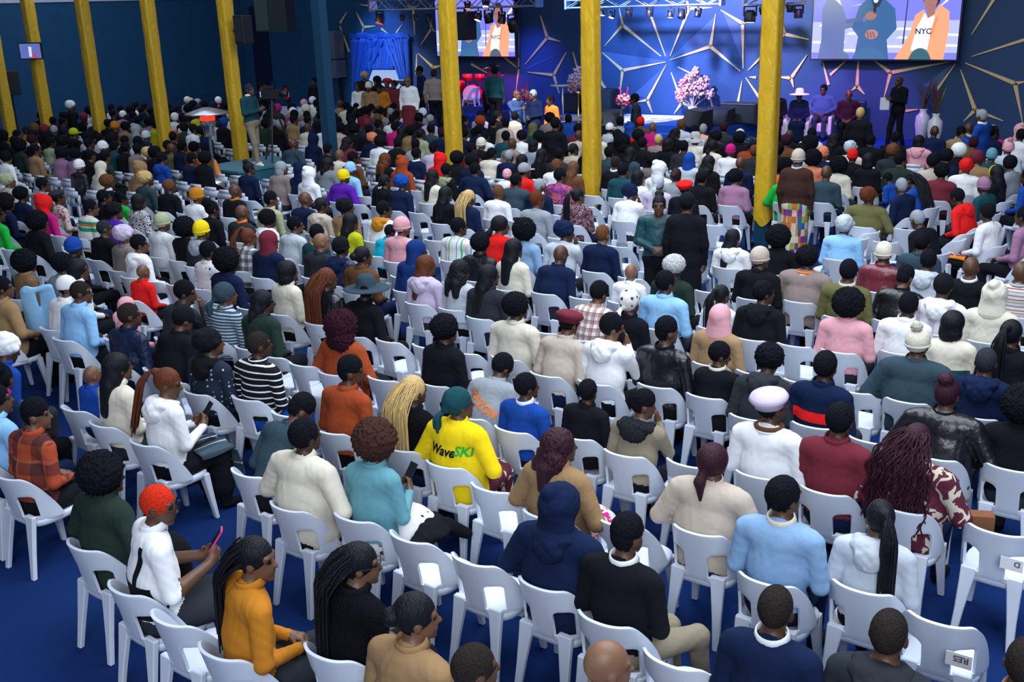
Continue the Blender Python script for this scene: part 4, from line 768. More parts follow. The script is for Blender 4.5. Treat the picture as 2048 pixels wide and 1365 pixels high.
# ------------------------------------------------------------------ audience: pixel of the head, pose, hair, colour, garment, colour, options
AUD = '''
845 1240 C bun black blouse tan sk=3
940 1335 B buzz black jumper white sk=1
1217 1335 C bald black shirt khaki sk=4
1552 1220 A buzz black jumper navy ex=collar:white bot=navy
1778 1270 A buzz black jacket charcoal ex=hooddown:charcoal bot=denim
2052 1330 A buzz black jumper tan sk=1
722 1130 C longbraids black fur_coat black ex=glasses:black sk=3 rz=-8
514 1120 C braids black coat mustard sk=3 rz=-25
318 1012 P buzz ginger turtleneck white ex=glasses:black bot=charcoal sk=1 rz=-22
212 955 N afro black jacket forest
1130 1015 G hood navy hoodie navy ex=hooddown:navy
1250 1072 Q fade black jumper black ex=collar:white bot=khaki sk=1
1592 1002 B short black denim_jacket denim ex=collar:cream sk=1
1735 1032 D pony black hoodie silver ex=hooddown:silver sk=1 sc=.93
1835 885 G curls burgundy cardigan maroon_and_cream_patterned ex=hooddown:cream
1428 925 G lowpony burgundy blazer beige sk=1
1122 895 N wavy burgundy coat tan bot=pink_floral sk=0
718 880 I afro umber fleece teal bot=black_and_white_knit ex=glasses:black sk=1
648 885 G short black jacket cream sk=2
600 822 J fade black suit_jacket slate sk=1
912 808 N doek petrol sweatshirt yellow bot=maroon_and_cream_patterned sk=1
836 785 H longbraids blonde fur_coat black bag=1
702 745 C fade black jacket rust sk=0
690 655 N bigcurl burgundy coat rust
512 690 B buzz black jumper black_and_white_striped bot=blue
430 690 B wrap black blouse dotted_navy ex=hooddown:black sk=1
337 768 I pony auburn shirt white sk=1 ex=hooddown:white
232 735 H long black jacket cream sk=1
47 822 C fade black shirt orange_plaid sk=3
152 800 H bald black top blue sc=.72 sk=3
80 755 D puff black top navy ex=collar:magenta sk=1
16 700 E wrap white denim_jacket blue
-8 800 B short black shirt sky sk=1
362 640 E cap black coat black sk=1
268 632 B buzz black puffer navy
292 645 H doek pink top pink sc=.8
188 592 C buzz black polo_shirt sky
153 580 C cap white shirt white sk=1
18 580 N short black coat tan sk=1
84 520 H afro black fur_coat tan
148 535 B curly black jumper grey
192 528 C bob black jacket white
318 560 A bald black jumper red sc=.78 sk=3
343 582 K short black blazer charcoal
412 583 B doek slate top blue_and_white_striped
486 597 C long black coat forest
458 525 B afro black jacket navy
432 500 H short black jumper black_and_white_knit
490 478 B highpony auburn shirt black_and_white_checked sk=1
541 482 B hijab maroon coat navy sk=1
577 545 H bob black jacket cream
616 473 A short black rugby_shirt petrol ex=collar:yellow
656 488 B bald black jacket charcoal sk=4
655 560 H longbraids auburn leather_jacket black
733 580 D brim slate coat black
676 452 H long black jacket lime
721 502 A beanie black puffer navy ex=hooddown:navy
768 520 B bun black jacket brown
799 487 E short black top turquoise sc=.78
831 502 C hijab royal top royal
824 528 B long auburn hoodie lilac ex=hooddown:lilac sk=1
874 535 H wavy black top silver
962 490 A curly black puffer black
957 550 B long black blazer charcoal
1030 500 H long black jacket cream
1001 452 C lowpony black jacket red sk=1
940 458 B short black shirt white_striped
1061 465 A afro black shirt denim
1100 462 K wrap navy hoodie silver
1121 512 E bald black blazer navy
1206 470 A buzz brown blazer navy sk=4
1035 617 B curly black jumper cream
893 662 H curly black jacket black
1143 650 E beret maroon waistcoat beige sk=1
1207 590 E short black shirt red_checked
1257 603 H doek black_and_white_knit top black
1289 572 A bald black shirt white sc=.8 sk=4
1315 535 A furhat white jacket forest
1353 568 B short black sweatshirt sky
1430 590 H pony black top white sc=.9
1440 637 A hijab pink coat camel
1257 662 K short black hoodie white ex=hooddown:white+mask:black sk=3
1325 662 B fade black leather_jacket black ex=collar:black sk=1
1412 706 I short black jumper black ex=collar:cream sc=.9
1563 728 E curly black jacket charcoal ex=hooddown:charcoal
1626 730 A short black polo_shirt navy
1546 815 B beret lilac jumper white ex=neckscarf:brown+glasses:black
1678 842 A short black jacket maroon sk=0
1895 790 G topbun burgundy leather_coat black
1846 685 G pom cream jumper slate
1975 722 A buzz charcoal hoodie navy ex=hooddown:navy
1925 658 H bob black jacket cream
1992 668 H pony black top black
1820 606 A short black shirt white
1702 612 A afro black jumper pink
1714 546 A short black jacket olive ex=collar:cream
1770 507 A beanie cream leather_jacket maroon
1814 558 E fade black leather_jacket black
1860 577 A cap black hoodie lilac_striped ex=hooddown:white
1860 523 L short black hoodie silver ex=hooddown:silver
1842 488 A short black top slate
1948 537 F bald black jumper black ex=collar:white
1988 592 A hood cream coat cream
2032 545 A bald black jumper fair_isle sk=1
1834 440 E buzz grey jacket black rb=1
1690 452 A wrap silver shirt sky ex=hair2:lime
1992 428 B short black jumper white rb=1
2028 432 A short black top mauve rb=1
1530 520 B beanie beige coat black
1523 587 C short black hoodie black ex=hooddown:black
1606 518 G curly black coat taupe ex=neckscarf:orange
1560 478 B afro black jacket black
1468 478 B band black hoodie white ex=hooddown:white sk=4 sc=.93
1055 775 B short black jumper blue ex=collar:white sc=.9
1028 742 J short black sweatshirt grey sc=.95
1165 812 A short black waistcoat black sc=.8
1271 808 K fade black parka khaki ex=furhood:charcoal sk=1 sc=.9
2048 815 A afro black coat black
160 333 A beanie white leather_jacket black
18 363 B wrap sage top beige
88 371 C short black puffer grey
44 391 B curly black jacket navy
88 408 B hood red jacket magenta
122 397 B beret charcoal blouse pink_floral
183 417 C short black jumper green_and_orange_striped sk=1
209 396 B short black coat black
232 424 C wrap black top purple
253 398 B puff black top green sc=.85
279 404 H bob black blouse zebra_striped
14 408 B afro black jumper navy
-5 430 B short black top green
79 446 N afro black coat black
210 458 B buzz charcoal coat black
238 478 B wrap lilac top taupe
273 488 B short black hoodie white ex=hooddown:white sk=1
146 497 A beanie blue top black
217 366 B curly brown jacket black ex=collar:white
284 338 G hood tan coat tan
288 360 B wrap blonde jumper slate
204 336 B hijab cream top cream
340 374 B short brown coat black
384 320 A fade black jacket navy
325 318 B beanie black jacket blue ex=hooddown:blue
414 303 G short black jacket orange
412 390 B beanie mustard coat white
455 387 B bald black coat black ex=collar:mustard
431 420 H puff black coat black
480 426 B bald black jacket charcoal ex=collar:orange
499 338 B topbun black jacket navy
572 338 C bob grey jumper taupe
545 401 B fade black jacket sage ex=collar:beige
538 440 H curly black hoodie white ex=hooddown:white
340 449 A beanie sage coat white
393 461 A beanie yellow hoodie charcoal ex=hooddown:grey
369 458 B afro black jacket black
596 341 G hood navy coat navy
628 349 A hood white jacket white
663 328 N long black fur_coat grey
680 311 A bald black coat cream sk=3
702 318 B short black coat brown
688 355 G beanie yellow coat purple
695 341 A beanie sky top sky
773 364 B tied black jacket black
810 366 C wrap blue jacket navy
772 320 H wavy auburn coat black
811 327 A hood rust coat rust
837 308 A short black jacket navy ex=collar:white
862 356 H long black top cream
617 401 B bald charcoal jacket navy
641 412 B bun black hoodie beige ex=hooddown:beige
688 415 B wrap black coat tan ex=hair2:yellow
761 423 C short black hoodie white ex=hooddown:mustard
787 453 B beanie pink jacket pink
592 452 C short black shirt silver sk=1
911 343 A short black parka black ex=furhood:sage
961 341 G short black jacket navy
893 390 H long black coat black
946 395 H braids blonde blazer navy
996 386 A buzz brown jacket white sk=1
1036 341 B cap grey jumper red
1019 313 A buzz grey jacket navy
1001 364 A beanie pink top white sc=.8
1051 364 G short black jacket slate
1079 370 B buzz grey jumper navy ex=collar:white
1101 355 B short black dress purple_and_orange_print
1125 332 B buzz brown shirt white sk=1
1084 399 B short auburn jumper grey
1149 396 B pony black blouse maroon_floral
1158 338 H long brown top brown
1050 322 H long black coat black
985 309 G short black coat cream
1236 327 A buzz black jumper black ex=collar:white
1258 343 A short black jacket petrol
1299 358 H bob black top white
1310 365 A doek silver shirt lilac
1320 340 B hood white hoodie white
1345 352 A bun burgundy top grey
1371 378 A beret red coat black
1403 358 A cap black jacket black
1362 319 A hijab blue shirt silver
1263 387 K wrap navy jacket white
1435 328 H wavy black top black
1300 323 A curly black coat khaki ex=furhood:taupe
1256 308 H long black top slate
1465 327 A bald black jacket navy
1475 355 C curly black blazer mauve
1527 350 G short black jumper green
1563 338 A afro black top orange
1636 346 A bald grey jacket slate
1682 332 H afro black blouse cream
1624 320 A afro black top coral
1706 313 A beanie red top black
1722 322 H bob black coat black
1738 394 G wrap auburn top olive ex=hair2:yellow
1657 311 A beanie coral jacket navy
1774 376 E short black jacket blue sc=.75 rb=1
1802 373 B buzz grey jacket navy rb=1
1832 357 E braids black jacket blue rb=1
1882 346 A curly black coat maroon
1927 338 A wrap red shirt white ex=hair2:lime
1966 373 B beanie mauve jacket petrol rb=1
1988 310 A beanie teal jacket petrol
2009 350 H band black coat black ex=hair2:lime rb=1
1914 396 E short black hoodie red ex=hooddown:red rb=1
2036 352 A short black jacket blue rb=1
588 231 A beanie white top magenta
681 211 A short brown top tan
694 216 A short black top cream
713 219 A short black shirt slate
703 226 H curly black coat cream
748 220 A bald black coat taupe sk=3
763 228 A short black coat camel
774 217 A short black shirt cream
789 220 A bald black jacket orange
783 231 A buzz grey shirt grey
798 235 A short black jacket navy
813 238 A short black shirt blue
847 233 A beanie white jacket grey
862 244 A buzz grey top lilac
616 256 A bald black jacket cream
626 281 A hood navy hoodie navy
684 282 N wavy black jacket maroon
703 245 A afro black coat black
764 253 A curly black coat black
785 255 A short black top magenta
733 280 G wrap coral coat navy
812 266 H long black coat black
843 269 H pony black top sage
856 259 A short black coat slate
592 289 G bald black coat slate
612 212 A beanie pink coat silver
627 206 A hood white coat white
643 207 A hood cream coat slate
962 247 A afro rust coat black
954 233 A curly black top lilac
1012 253 H long black top beige
1067 257 G hijab olive coat petrol
975 273 A short black top white
976 290 A beanie cream coat black
1009 274 A short black top petrol
1063 291 H bob black top grey
1137 243 A bald black shirt blue sk=1
1158 272 A bald black jumper beige
1148 300 B bun black coat beige
929 237 A short brown coat black
1081 312 H long black coat black
1017 288 A bald black jacket taupe
877 299 A short black jacket lilac
879 322 G hood red coat red
1273 251 A beret red coat brown
1259 258 A hood blue jumper red
1306 256 A bald black shirt magenta sk=3
1242 250 A bald black jacket grey sk=3
1222 258 A cap white jacket silver
1206 248 H long brown coat black
1312 282 A buzz blonde jacket taupe
1298 288 A short black coat black
1328 289 A bob black coat black
1353 268 H braids black coat black
1394 279 G bucket white puffer cream
1407 259 A buzz grey shirt peach
1437 272 H long black coat slate
1421 293 H lowpony black coat cream
1371 295 A short black coat charcoal
1263 284 N bigcurl black coat black
1203 287 A beanie mauve top grey
1225 307 A short black top slate
1459 301 A beanie magenta coat white
1469 271 A beanie cream coat black
1498 291 A wrap dotted_navy top rust
1485 303 A short brown jacket charcoal
1579 272 A bald black jacket black
1621 289 A afro black coat black
1670 280 N wavy black coat black
1700 298 A wrap silver coat cream
1742 283 A short black coat black
1786 304 A wrap brown coat charcoal
1839 284 B bob black hoodie pink ex=hooddown:pink
1889 265 D bald grey coat navy
1914 263 D short black coat tan
1931 260 A bald black jacket beige
1998 265 D band black top magenta
2012 300 D pom pink coat silver
2021 262 D hood pink coat cream
2041 272 D short black jumper white
83 237 B bald black coat black sk=1
54 262 B buzz black jacket mustard
138 269 B cap lime coat black
198 249 B beanie white coat charcoal
207 295 B beanie white coat black
231 254 B beanie mustard coat burgundy
293 273 A beanie silver coat navy
231 222 B curly black coat white
262 218 B short black coat cream
291 220 B short black jacket slate
187 226 B afro black coat grey
31 284 B short black coat black
55 292 B afro black coat forest
91 288 B short black jacket sage
109 275 B curly black coat black
191 272 B short black jacket black
7 274 B afro black coat black
376 206 A beanie cream coat grey
386 208 A beanie beige coat grey
402 208 A hood grey hoodie grey
423 206 A beanie white jumper magenta
444 202 A bald black jacket burgundy
356 240 A beanie white jacket white
363 250 A short black coat white
358 272 A beanie rust jacket rust
399 265 B wrap black coat black ex=hair2:white
417 287 A beanie silver top mustard
449 250 A beanie blue coat black
300 260 A hood grey coat grey
313 254 B short black jacket lime
391 235 A short black top lime
546 219 A beanie magenta coat charcoal
559 220 A hijab maroon coat maroon
342 293 B short black coat black
357 295 B bald black jacket olive
300 308 B wrap blonde coat brown ex=hair2:orange
'''
class PP: pass
people = []
for ln in AUD.strip().split('\n'):
    t = ln.split(); p = PP(); p.x, p.y = float(t[0]), float(t[1]); p.ps, p.hair = t[2], t[3]
    p.hcol, p.gar, p.tcol = t[4].replace('_', ' '), t[5].replace('_', ' '), t[6].replace('_', ' ')
    op = dict(s.split('=') for s in t[7:]); p.sk = int(op.get('sk', random.choice((0, 0, 1, 2)))); p.bot = op.get('bot', random.choice(('black', 'navy', 'charcoal', 'black', 'black'))).replace('_', ' ')
    p.sc = float(op.get('sc', 1))*.955*(1 if 'sc' in op else random.uniform(.98, 1.025)); p.rz = R(float(op.get('rz', 0)))+random.uniform(-.06, .06); p.rb = 'rb' in op
    p.ex = [tuple(e.replace('_', ' ').split(':')) for e in op['ex'].split('+')] if 'ex' in op else []
    if p.rb: p.rz += R(72)
    people.append(p)
# where each one sits: the head's height is known, so the pixel gives the place on the floor
for p in people:
    me, Mh, Mn = POSE[p.ps]; hz = Mh.translation.z*p.sc
    P = onz(p.x, p.y, hz); hl = Matrix.Rotation(p.rz, 3, 'Z') @ (Mh.translation*p.sc)
    p.u, p.v = P[0]-hl.x, P[1]-hl.y; p.u0, p.v0 = p.u, p.v
def relax(items, n=60, k=.5):
    for _ in range(n):
        A = np.array([(q.u, q.v) for q in items]); D = A[:, None]-A[None]
        near = np.argwhere((abs(D[..., 0]) < .48) & (abs(D[..., 1]) < .74)); mv = 0
        for i, j in near:
            if i >= j: continue
            a, b = items[i], items[j]
            if getattr(a, 'lap', 0) or getattr(b, 'lap', 0): continue
            du, dv = a.u-b.u, a.v-b.v; ou, ov = .48-abs(du), .74-abs(dv)
            if ou <= 0 or ov <= 0: continue
            mv += 1; wa, wb = (0, 1) if getattr(a, 'fix', 0) else (1, 0) if getattr(b, 'fix', 0) else (.5, .5)
            if ou < ov*1.0: s = ou*(1 if du >= 0 else -1)*k*2; a.u += s*wa; b.u -= s*wb
            else: s = ov*(1 if dv >= 0 else -1)*k*2; a.v += s*wa; b.v -= s*wb
        if not mv: break
for p in people:
    if p.sc < .79: p.lap = 0
class Ob: pass
posts = []
for px in (1542, 1182, 899, 646, 461, 309, 180, 73):
    q = Ob(); q.u, q.v, q.fix = onv(px, 120, 16.25)[0], 16.25, 1; posts.append(q)
relax(people+posts, 140)
for p in people:
    for q in posts:
        if abs(p.u-q.u) < .47 and -.62 < p.v-q.v < .42: p.u = q.u+(.47 if p.u > q.u else -.47)
PLAT = (-19.3, -17.9, 14.6, 16.6)        # camera platform
for p in people:
    if PLAT[0]-.3 < p.u < PLAT[1]+.3 and PLAT[2]-.55 < p.v < PLAT[3]+.35:
        d = [(p.v-(PLAT[2]-.6), 'v', PLAT[2]-.6), (PLAT[3]+.4-p.v, 'v', PLAT[3]+.4), (p.u-(PLAT[0]-.35), 'u', PLAT[0]-.35), (PLAT[1]+.35-p.u, 'u', PLAT[1]+.35)]
        m_ = min(d); setattr(p, m_[1], m_[2])
# ------------------------------------------------------------------ labels that single each person out
def art(g): return g
def tw(p): return p.tcol
for p in people:
    hw = HAIRWORD[p.hair].format(p.hcol if p.hcol not in PAT else 'patterned')
    p.short = f'{p.tcol} {p.gar}'; p.base = f'{p.tcol} {p.gar} with {hw}'
    if p.sc < .79: p.base = f'{p.tcol} {p.gar}, a child with {hw}'
from collections import Counter
cs, cb = Counter(p.short for p in people), Counter(p.base for p in people); used = set()
def relword(p, r):
    dx, dy = r.x-p.x, r.y-p.y
    if abs(dx) > abs(dy)*1.3: return 'left of' if dx > 0 else 'right of'
    return 'behind' if dy > 0 else 'in front of'
refs = [p for p in people if cs[p.short] == 1]
for p in people:
    if cb[p.base] == 1: p.lab = 'person in '+p.base
    else:
        for r in sorted((r for r in refs if r is not p), key=lambda r: (r.x-p.x)**2+(r.y-p.y)**2):
            l = f'person in {p.base}, {relword(p, r)} the {r.short}'
            if l not in used and len(l.split()) <= 16: break
        p.lab = l
    used.add(p.lab)
def front(p): return pix((p.u, p.v, .8))
people.sort(key=lambda p: -p.y)
N_IND = 296
solo, mass = people[:N_IND], people[N_IND:]
for p in solo:
    p.ob = put_person(p.u, p.v, p.rz, p.ps, p.hair, p.hcol, p.gar, p.tcol, p.lab, 0, p.sc, p.sk, p.bot, 'black', p.ex, near=p.y > 470)
    if p.sc < .79: p.ob.location.z = .45*(1-p.sc)+.02
# ------------------------------------------------------------------ seats: one under everybody, and the empty ones between
class Seat: pass
seats = []
for p in people:
    s = Seat(); s.u, s.v, s.rz, s.p, s.fix = p.u, p.v, R(72) if p.rb else random.uniform(-.05, .05), p, 1; s.empty = False; seats.append(s)
def free(u, v, du=.47, dv=.72): return all(abs(s.u-u) > du or abs(s.v-v) > dv for s in seats)
def addseat(u, v, rz=None):
    s = Seat(); s.u, s.v, s.rz, s.p, s.fix, s.empty = u, v, random.uniform(-.05, .05) if rz is None else rz, None, 0, True; seats.append(s)
main = sorted([p for p in people if not p.rb], key=lambda p: p.u)
for a in main:
    c = [b for b in main if b.u > a.u+.3 and abs(b.v-a.v) < .42 and b.u-a.u < 2.7]
    if not c: continue
    b = min(c, key=lambda b: b.u-a.u); g = b.u-a.u; n = round(g/.5)-1
    for k in range(1, n+1):
        u, v = a.u+g*k/(n+1), a.v+(b.v-a.v)*k/(n+1)
        if u > -6.75 and u < -5.9 and v < 4.9 and a.u < -6.3: continue
        if free(u, v, .42, .6): addseat(u, v)
EMPT = [(430,1190),(500,958),(820,1085),(940,1125),(1380,1292),(1870,1252),(2012,1272),(1990,1072),(1265,1035),(1015,958),(1370,912),(600,706),(825,672),(1605,676),(1725,777),(1760,876),(2042,932),(1462,545),(1440,790),(1560,625)]
for x, y in EMPT:
    P = onz(x, y, .79); u, v = P[0], P[1]+.29
    if free(u, v, .40, .55): addseat(u, v)
def floorpx(u, v): return pix((u, v, 0))
def headrow(u, v):
    x, y = pix((u, v, 1.25)); return y < np.interp(x, [0, 150, 420, 600, 720, 860, 930, 1080, 1180, 1320, 1500, 1760, 1800, 1890, 1920, 2048], [262, 228, 206, 208, 214, 228, 236, 248, 254, 274, 284, 286, 296, 298, 270, 262])
def aisle(u, v):
    x, y = floorpx(u, v)
    if x < -150 or x > 2200 or y > 1480: return True
    if v < 4.9 and -6.75 < u < -5.85: return True
    if v < 3.9 and u < -5.85: return True
    if u > -.9: return True
    if (-5.7 < u < -4.2 and 9.9 < v < 12.6) or (-6.3 < u < -4.0 and 12.6 <= v < 16): return True               # gangway by the gold pillar
    if u > -3.9 and v > 10.4: return True                          # side block has its own seats
    if PLAT[0]-.35 < u < PLAT[1]+.35 and PLAT[2]-.6 < v < PLAT[3]+.4: return True           # camera platform
    if abs(v-VC) < .45 and any(abs(onv(px, 120, VC)[0]-u) < .45 for px in (1542,1182,899,646,461,309,180,73)): return True
    if v > 21.5 or headrow(u, v): return True
    return False
rowv = [4.37, 5.42, 6.45, 7.5, 8.45, 9.45, 10.35]
while rowv[-1] < 21: rowv.append(rowv[-1]+.93)
for rv in rowv:
    u = -33.0
    while u < -1:
        v = rv+.03*math.sin(u*1.3)
        if not aisle(u, v) and free(u, v, .42, .66): addseat(u, v)
        u += .5
for j in range(6):                                                  # side block turned towards the middle
    for i in range(14):
        u, v = -4.55+j*1.12, 13.5+i*.48+.05*j
        x, y = floorpx(u, v)
        if x < 2200 and free(u, v, .52, .40): addseat(u, v, R(70)+random.uniform(-.05, .05))
seats = [s for s in seats if s.p in solo or not (abs(s.v-VC) < .62 and any(abs(onv(px, 120, VC)[0]-s.u) < .42 for px in (1542,1182,899,646,461,309,180,73)))]
vis = []
for s in seats:
    x, y = pix((s.u, s.v-.2, .7)); s.px, s.py = x, y; d = math.dist((s.u, s.v, .7), CO); s.size = 1/d if -60 < x < 2110 and -20 < y < 1430 else 0
seats.sort(key=lambda s: -s.size)
lset = Counter()
near = [p for p in solo]
for i, s in enumerate(seats):
    s.ind = i < 300 and s.size > 0
    if not s.ind: continue
    if s.p:
        lab = 'white chair under the '+s.p.lab.replace('person in ', '')
        if len(lab.split()) > 16: lab = 'chair under '+s.p.lab.replace('person in ', '')
    else:
        q = sorted(near, key=lambda p: (p.x-s.px)**2+(p.y+60*s.size*8-s.py)**2)
        for r in q[:8]:
            class _: pass
            t = _(); t.x, t.y = s.px, s.py-60*s.size*8
            lab = f'empty white chair {relword(t, r)} the {r.base}'
            if lab not in lset: break
    lset[lab] += 1
    s.ob = put_chair(s.u, s.v, s.rz, lab, full=s.py > 430)
def joinmass(name, items, label, cat):
    """items: list of (mesh, matrix, material index list)"""
    VS, QS, MS, off = [], [], [], 0; mats = []; mi = {}
    for me, Mx, ml in items:
        V = np.empty(len(me.vertices)*3, np.float32); me.vertices.foreach_get('co', V); V = V.reshape(-1, 3); A = np.array(Mx); V = V@A[:3, :3].T+A[:3, 3]
        n = len(me.polygons); Q = np.empty(n*4, np.int32); me.loops.foreach_get('vertex_index', Q) if len(me.loops) == n*4 else None
        idx = np.empty(n, np.int32); me.polygons.foreach_get('material_index', idx)
        for m in ml:
            if m.name not in mi: mi[m.name] = len(mats); mats.append(m)
        lut = np.array([mi[m.name] for m in ml]); VS.append(V); QS.append(Q.reshape(-1, 4)+off); MS.append(lut[np.clip(idx, 0, len(ml)-1)]); off += len(V)
    me = mesh_np(name, np.concatenate(VS), np.concatenate(QS), np.concatenate(MS))
    for m in mats: me.materials.append(m)
    o = bpy.data.objects.new(name, me); link(o); return tag(o, label, cat, None, 'stuff')
BOXCH = None
def quadchair():
    b = MB(); w = .21
    for x in (-.19, .17):
        b.box((x, -.29, 0), (x+.035, -.25, .46)); b.box((x, .17, 0), (x+.035, .21, .44))
    b.box((-w, -.22, .41), (w, .22, .45)); b.box((-.055, -.28, .45), (.055, -.25, .62)); b.box((-w, -.27, .45), (-.15, -.22, .66)); b.box((.15, -.27, .45), (w, -.22, .66)); b.box((-w, -.30, .62), (w, -.26, .74)); b.box((-w+.06, -.31, .74), (w-.06, -.275, .8))
    return b.mesh('chair_low')
qc = quadchair()
rest = [s for s in seats if not s.ind]
rest = [s for s in rest if -200 < pix((s.u, s.v, .5))[0] < 2250]
joinmass('chairs_mass', [(qc, Matrix.Translation((s.u, s.v, 0))@Matrix.Rotation(s.rz, 4, 'Z'), [WHITEP]) for s in rest], 'white plastic chairs of the crowded rows near the stage', 'chairs')
# distant heads beyond the 300 largest, and the people between them
LH = {k: sculpt('crowd_hair', [('e', (0, -.02, .035), r)]+([('-', (0, .16, -.05), (.13, .09, .12))] if k != 'hood' else []), (-.2, -.2, -.2), (.2, .2, .22), .03) for k, r in (('short', (.09, .108, .108)), ('afro', (.135, .14, .13)), ('hood', (.11, .12, .12)))}
items = []
def crowd(u, v, rz, tcol, hcol, hk, z=0, sc=1.0, skin=None):
    me, Mh = random.choice(LOW); T = Matrix.Translation((u, v, z))@Matrix.Rotation(rz, 4, 'Z')@Matrix.Scale(sc, 4); sk = SKIN[random.randrange(4)]
    items.append((me, T, [sk, topmat(tcol), cloth('black'), cloth('black'), hairmat('black', 'fuzz'), EYE]))
    items.append((LH[hk], T@Mh, [hairmat('black', 'fuzz') if hcol == 'black' else cloth(hcol)]))
for p in mass: crowd(p.u, p.v, p.rz, p.tcol if p.tcol in C else 'navy', p.hcol if p.hcol in C else 'navy', 'hood' if p.hair in ('beanie', 'hood', 'wrap', 'hijab') else 'afro' if p.hair in ('afro', 'wavy', 'bigcurl') else 'short')
CW = ['black']*9+['navy']*4+['charcoal']*3+['slate', 'grey', 'white', 'cream', 'beige', 'white', 'maroon', 'tan', 'petrol', 'forest', 'brown', 'mauve', 'taupe', 'silver']
HW = ['black']*26+['white', 'navy', 'grey', 'brown', 'cream', 'maroon', 'burgundy']
cnt = 0
for s in seats:
    if s.p: continue
    x, y = pix((s.u, s.v, 1.25))
    if y < 330 and -60 < x < 2100:
        pr = .88 if y < 285 else .62
        if 425 < x < 600 and 262 < y < 350: continue
        if s.rz > 1: pr = .5
        if random.random() < pr: crowd(s.u, s.v, s.rz, random.choice(CW), random.choice(HW), random.choice(('short', 'short', 'afro', 'hood'))); cnt += 1
joinmass('crowd', items, 'distant crowd seated in the rows near the stage', 'crowd')
print('PEOPLE', len(solo), 'mass', len(mass), 'fill', cnt, 'seats', len(seats), 'rest', len(rest))
# ------------------------------------------------------------------ helpers for small things
from mathutils.bvhtree import BVHTree
_bvh = {}
def bvh_of(me):
    if me.name not in _bvh: _bvh[me.name] = BVHTree.FromPolygons([v.co[:] for v in me.vertices], [p.vertices[:] for p in me.polygons])
    return _bvh[me.name]
def wrapmesh(me, body_me, off=.006, fromy=-1.2):
    t = bvh_of(body_me)
    for v in me.vertices:
        h = t.ray_cast(Vector((v.co.x, fromy, v.co.z)), Vector((0, 1 if fromy < 0 else -1, 0)))
        v.co.y = (h[0].y if h[0] else 0)-off*(1 if fromy < 0 else -1)
def backtext(p, s, x, z, size, m, ang=0, off=.007):
    me = textmesh(s, size, 0, .25); ca, sa = math.cos(ang), math.sin(ang)
    for v in me.vertices: a, c = v.co.x, v.co.y; v.co = (x+a*ca-c*sa, 0, z+a*sa+c*ca)
    bm = bmesh.new(); bm.from_mesh(me); bmesh.ops.triangulate(bm, faces=bm.faces); bmesh.ops.subdivide_edges(bm, edges=[e for e in bm.edges if e.calc_length() > .02], cuts=1); bm.to_mesh(me); bm.free()
    wrapmesh(me, p.ob.data, off); me.materials.append(m); return link(bpy.data.objects.new('lettering', me), p.ob)
def patch(p, f, m, name, nu=14, nv=10, off=.005):
    V, F = [], []
    for j in range(nv+1):
        for i in range(nu+1): x, z = f(i/nu, j/nv); V.append((x, 0, z))
    for j in range(nv): F += [(j*(nu+1)+i, j*(nu+1)+i+1, (j+1)*(nu+1)+i+1, (j+1)*(nu+1)+i) for i in range(nu)]
    me = mesh_np(name, V, F); wrapmesh(me, p.ob.data, off); me.materials.append(m); return link(bpy.data.objects.new(name, me), p.ob)
def who(x, y): return min(solo, key=lambda p: (p.x-x)**2+(p.y-y)**2)
def local(p, q): return p.ob.matrix_basis @ Vector(q)
def blob(name, parts, lo, hi, m, loc, rz, label, cat, h=.012, rot=None):
    o = bpy.data.objects.new(name, sculpt(name, parts, lo, hi, h)); o.data.materials.append(m); link(o); o.location = loc; o.rotation_euler = rot or (0, 0, rz); return tag(o, label, cat)
# ------------------------------------------------------------------ things worn and held in the audience
y = who(912, 808); backtext(y, 'Wave', -.18, .90, .105, cloth('black')); backtext(y, 'SKI', .06, .915, .105, cloth('green'))
g_ = who(1028, 742); backtext(g_, 'RAZON', -.17, .97, .10, cloth('orange'), -.5)
patch(who(616, 473), lambda s, t: (-.11+.2*s, .74+.2*t), cloth('yellow'), 'number_patch')
patch(who(1626, 730), lambda s, t: (-.21+.42*s, .83+.085*t), cloth('red'), 'red_band', 24)
r_ = who(318, 1012)
patch(r_, lambda s, t: (-.2+.4*s, .60+.22*t), cloth('black'), 'pinafore', 22)
for sd in (-1, 1): patch(r_, lambda s, t: (sd*(.075+.035*t)+.04*s, .80+.27*t), cloth('black'), 'pinafore_strap', 4, 14)
patch(who(1925, 658), lambda s, t: (-.2+.4*s, .58+.30*t), cloth('petrol', 'leather'), 'leather_panel', 22)
w_ = who(1552, 1220)
def phone(p, q, case, lab, tilt=.5):
    t = empty('smartphone', local(p, q), p.rz, lab, 'phone'); t.rotation_euler = (R(-35)+tilt*0, 0, p.rz-.3)
    MB().box((-.038, -.005, -.078), (.038, .005, .078)).obj('case', case, t); MB().box((-.034, -.0065, -.073), (.034, -.005, .073)).obj('display', simple('phone_glass', (.01,.012,.02), .08), t)
PK = simple('phone_pink', (.7,.04,.2), .4)
phone(r_, (.01, .36, .93), PK, 'smartphone in a pink case held by the red-haired person')
phone(who(718, 880), (0, .40, .90), BLACKM, 'dark smartphone held by the person in the teal fleece')
phone(who(337, 768), (0, .40, .90), BLACKM, 'dark smartphone held above the checked blanket')
phone(who(1412, 706), (0, .38, .87), BLACKM, 'dark smartphone held by the person with the cream collar')
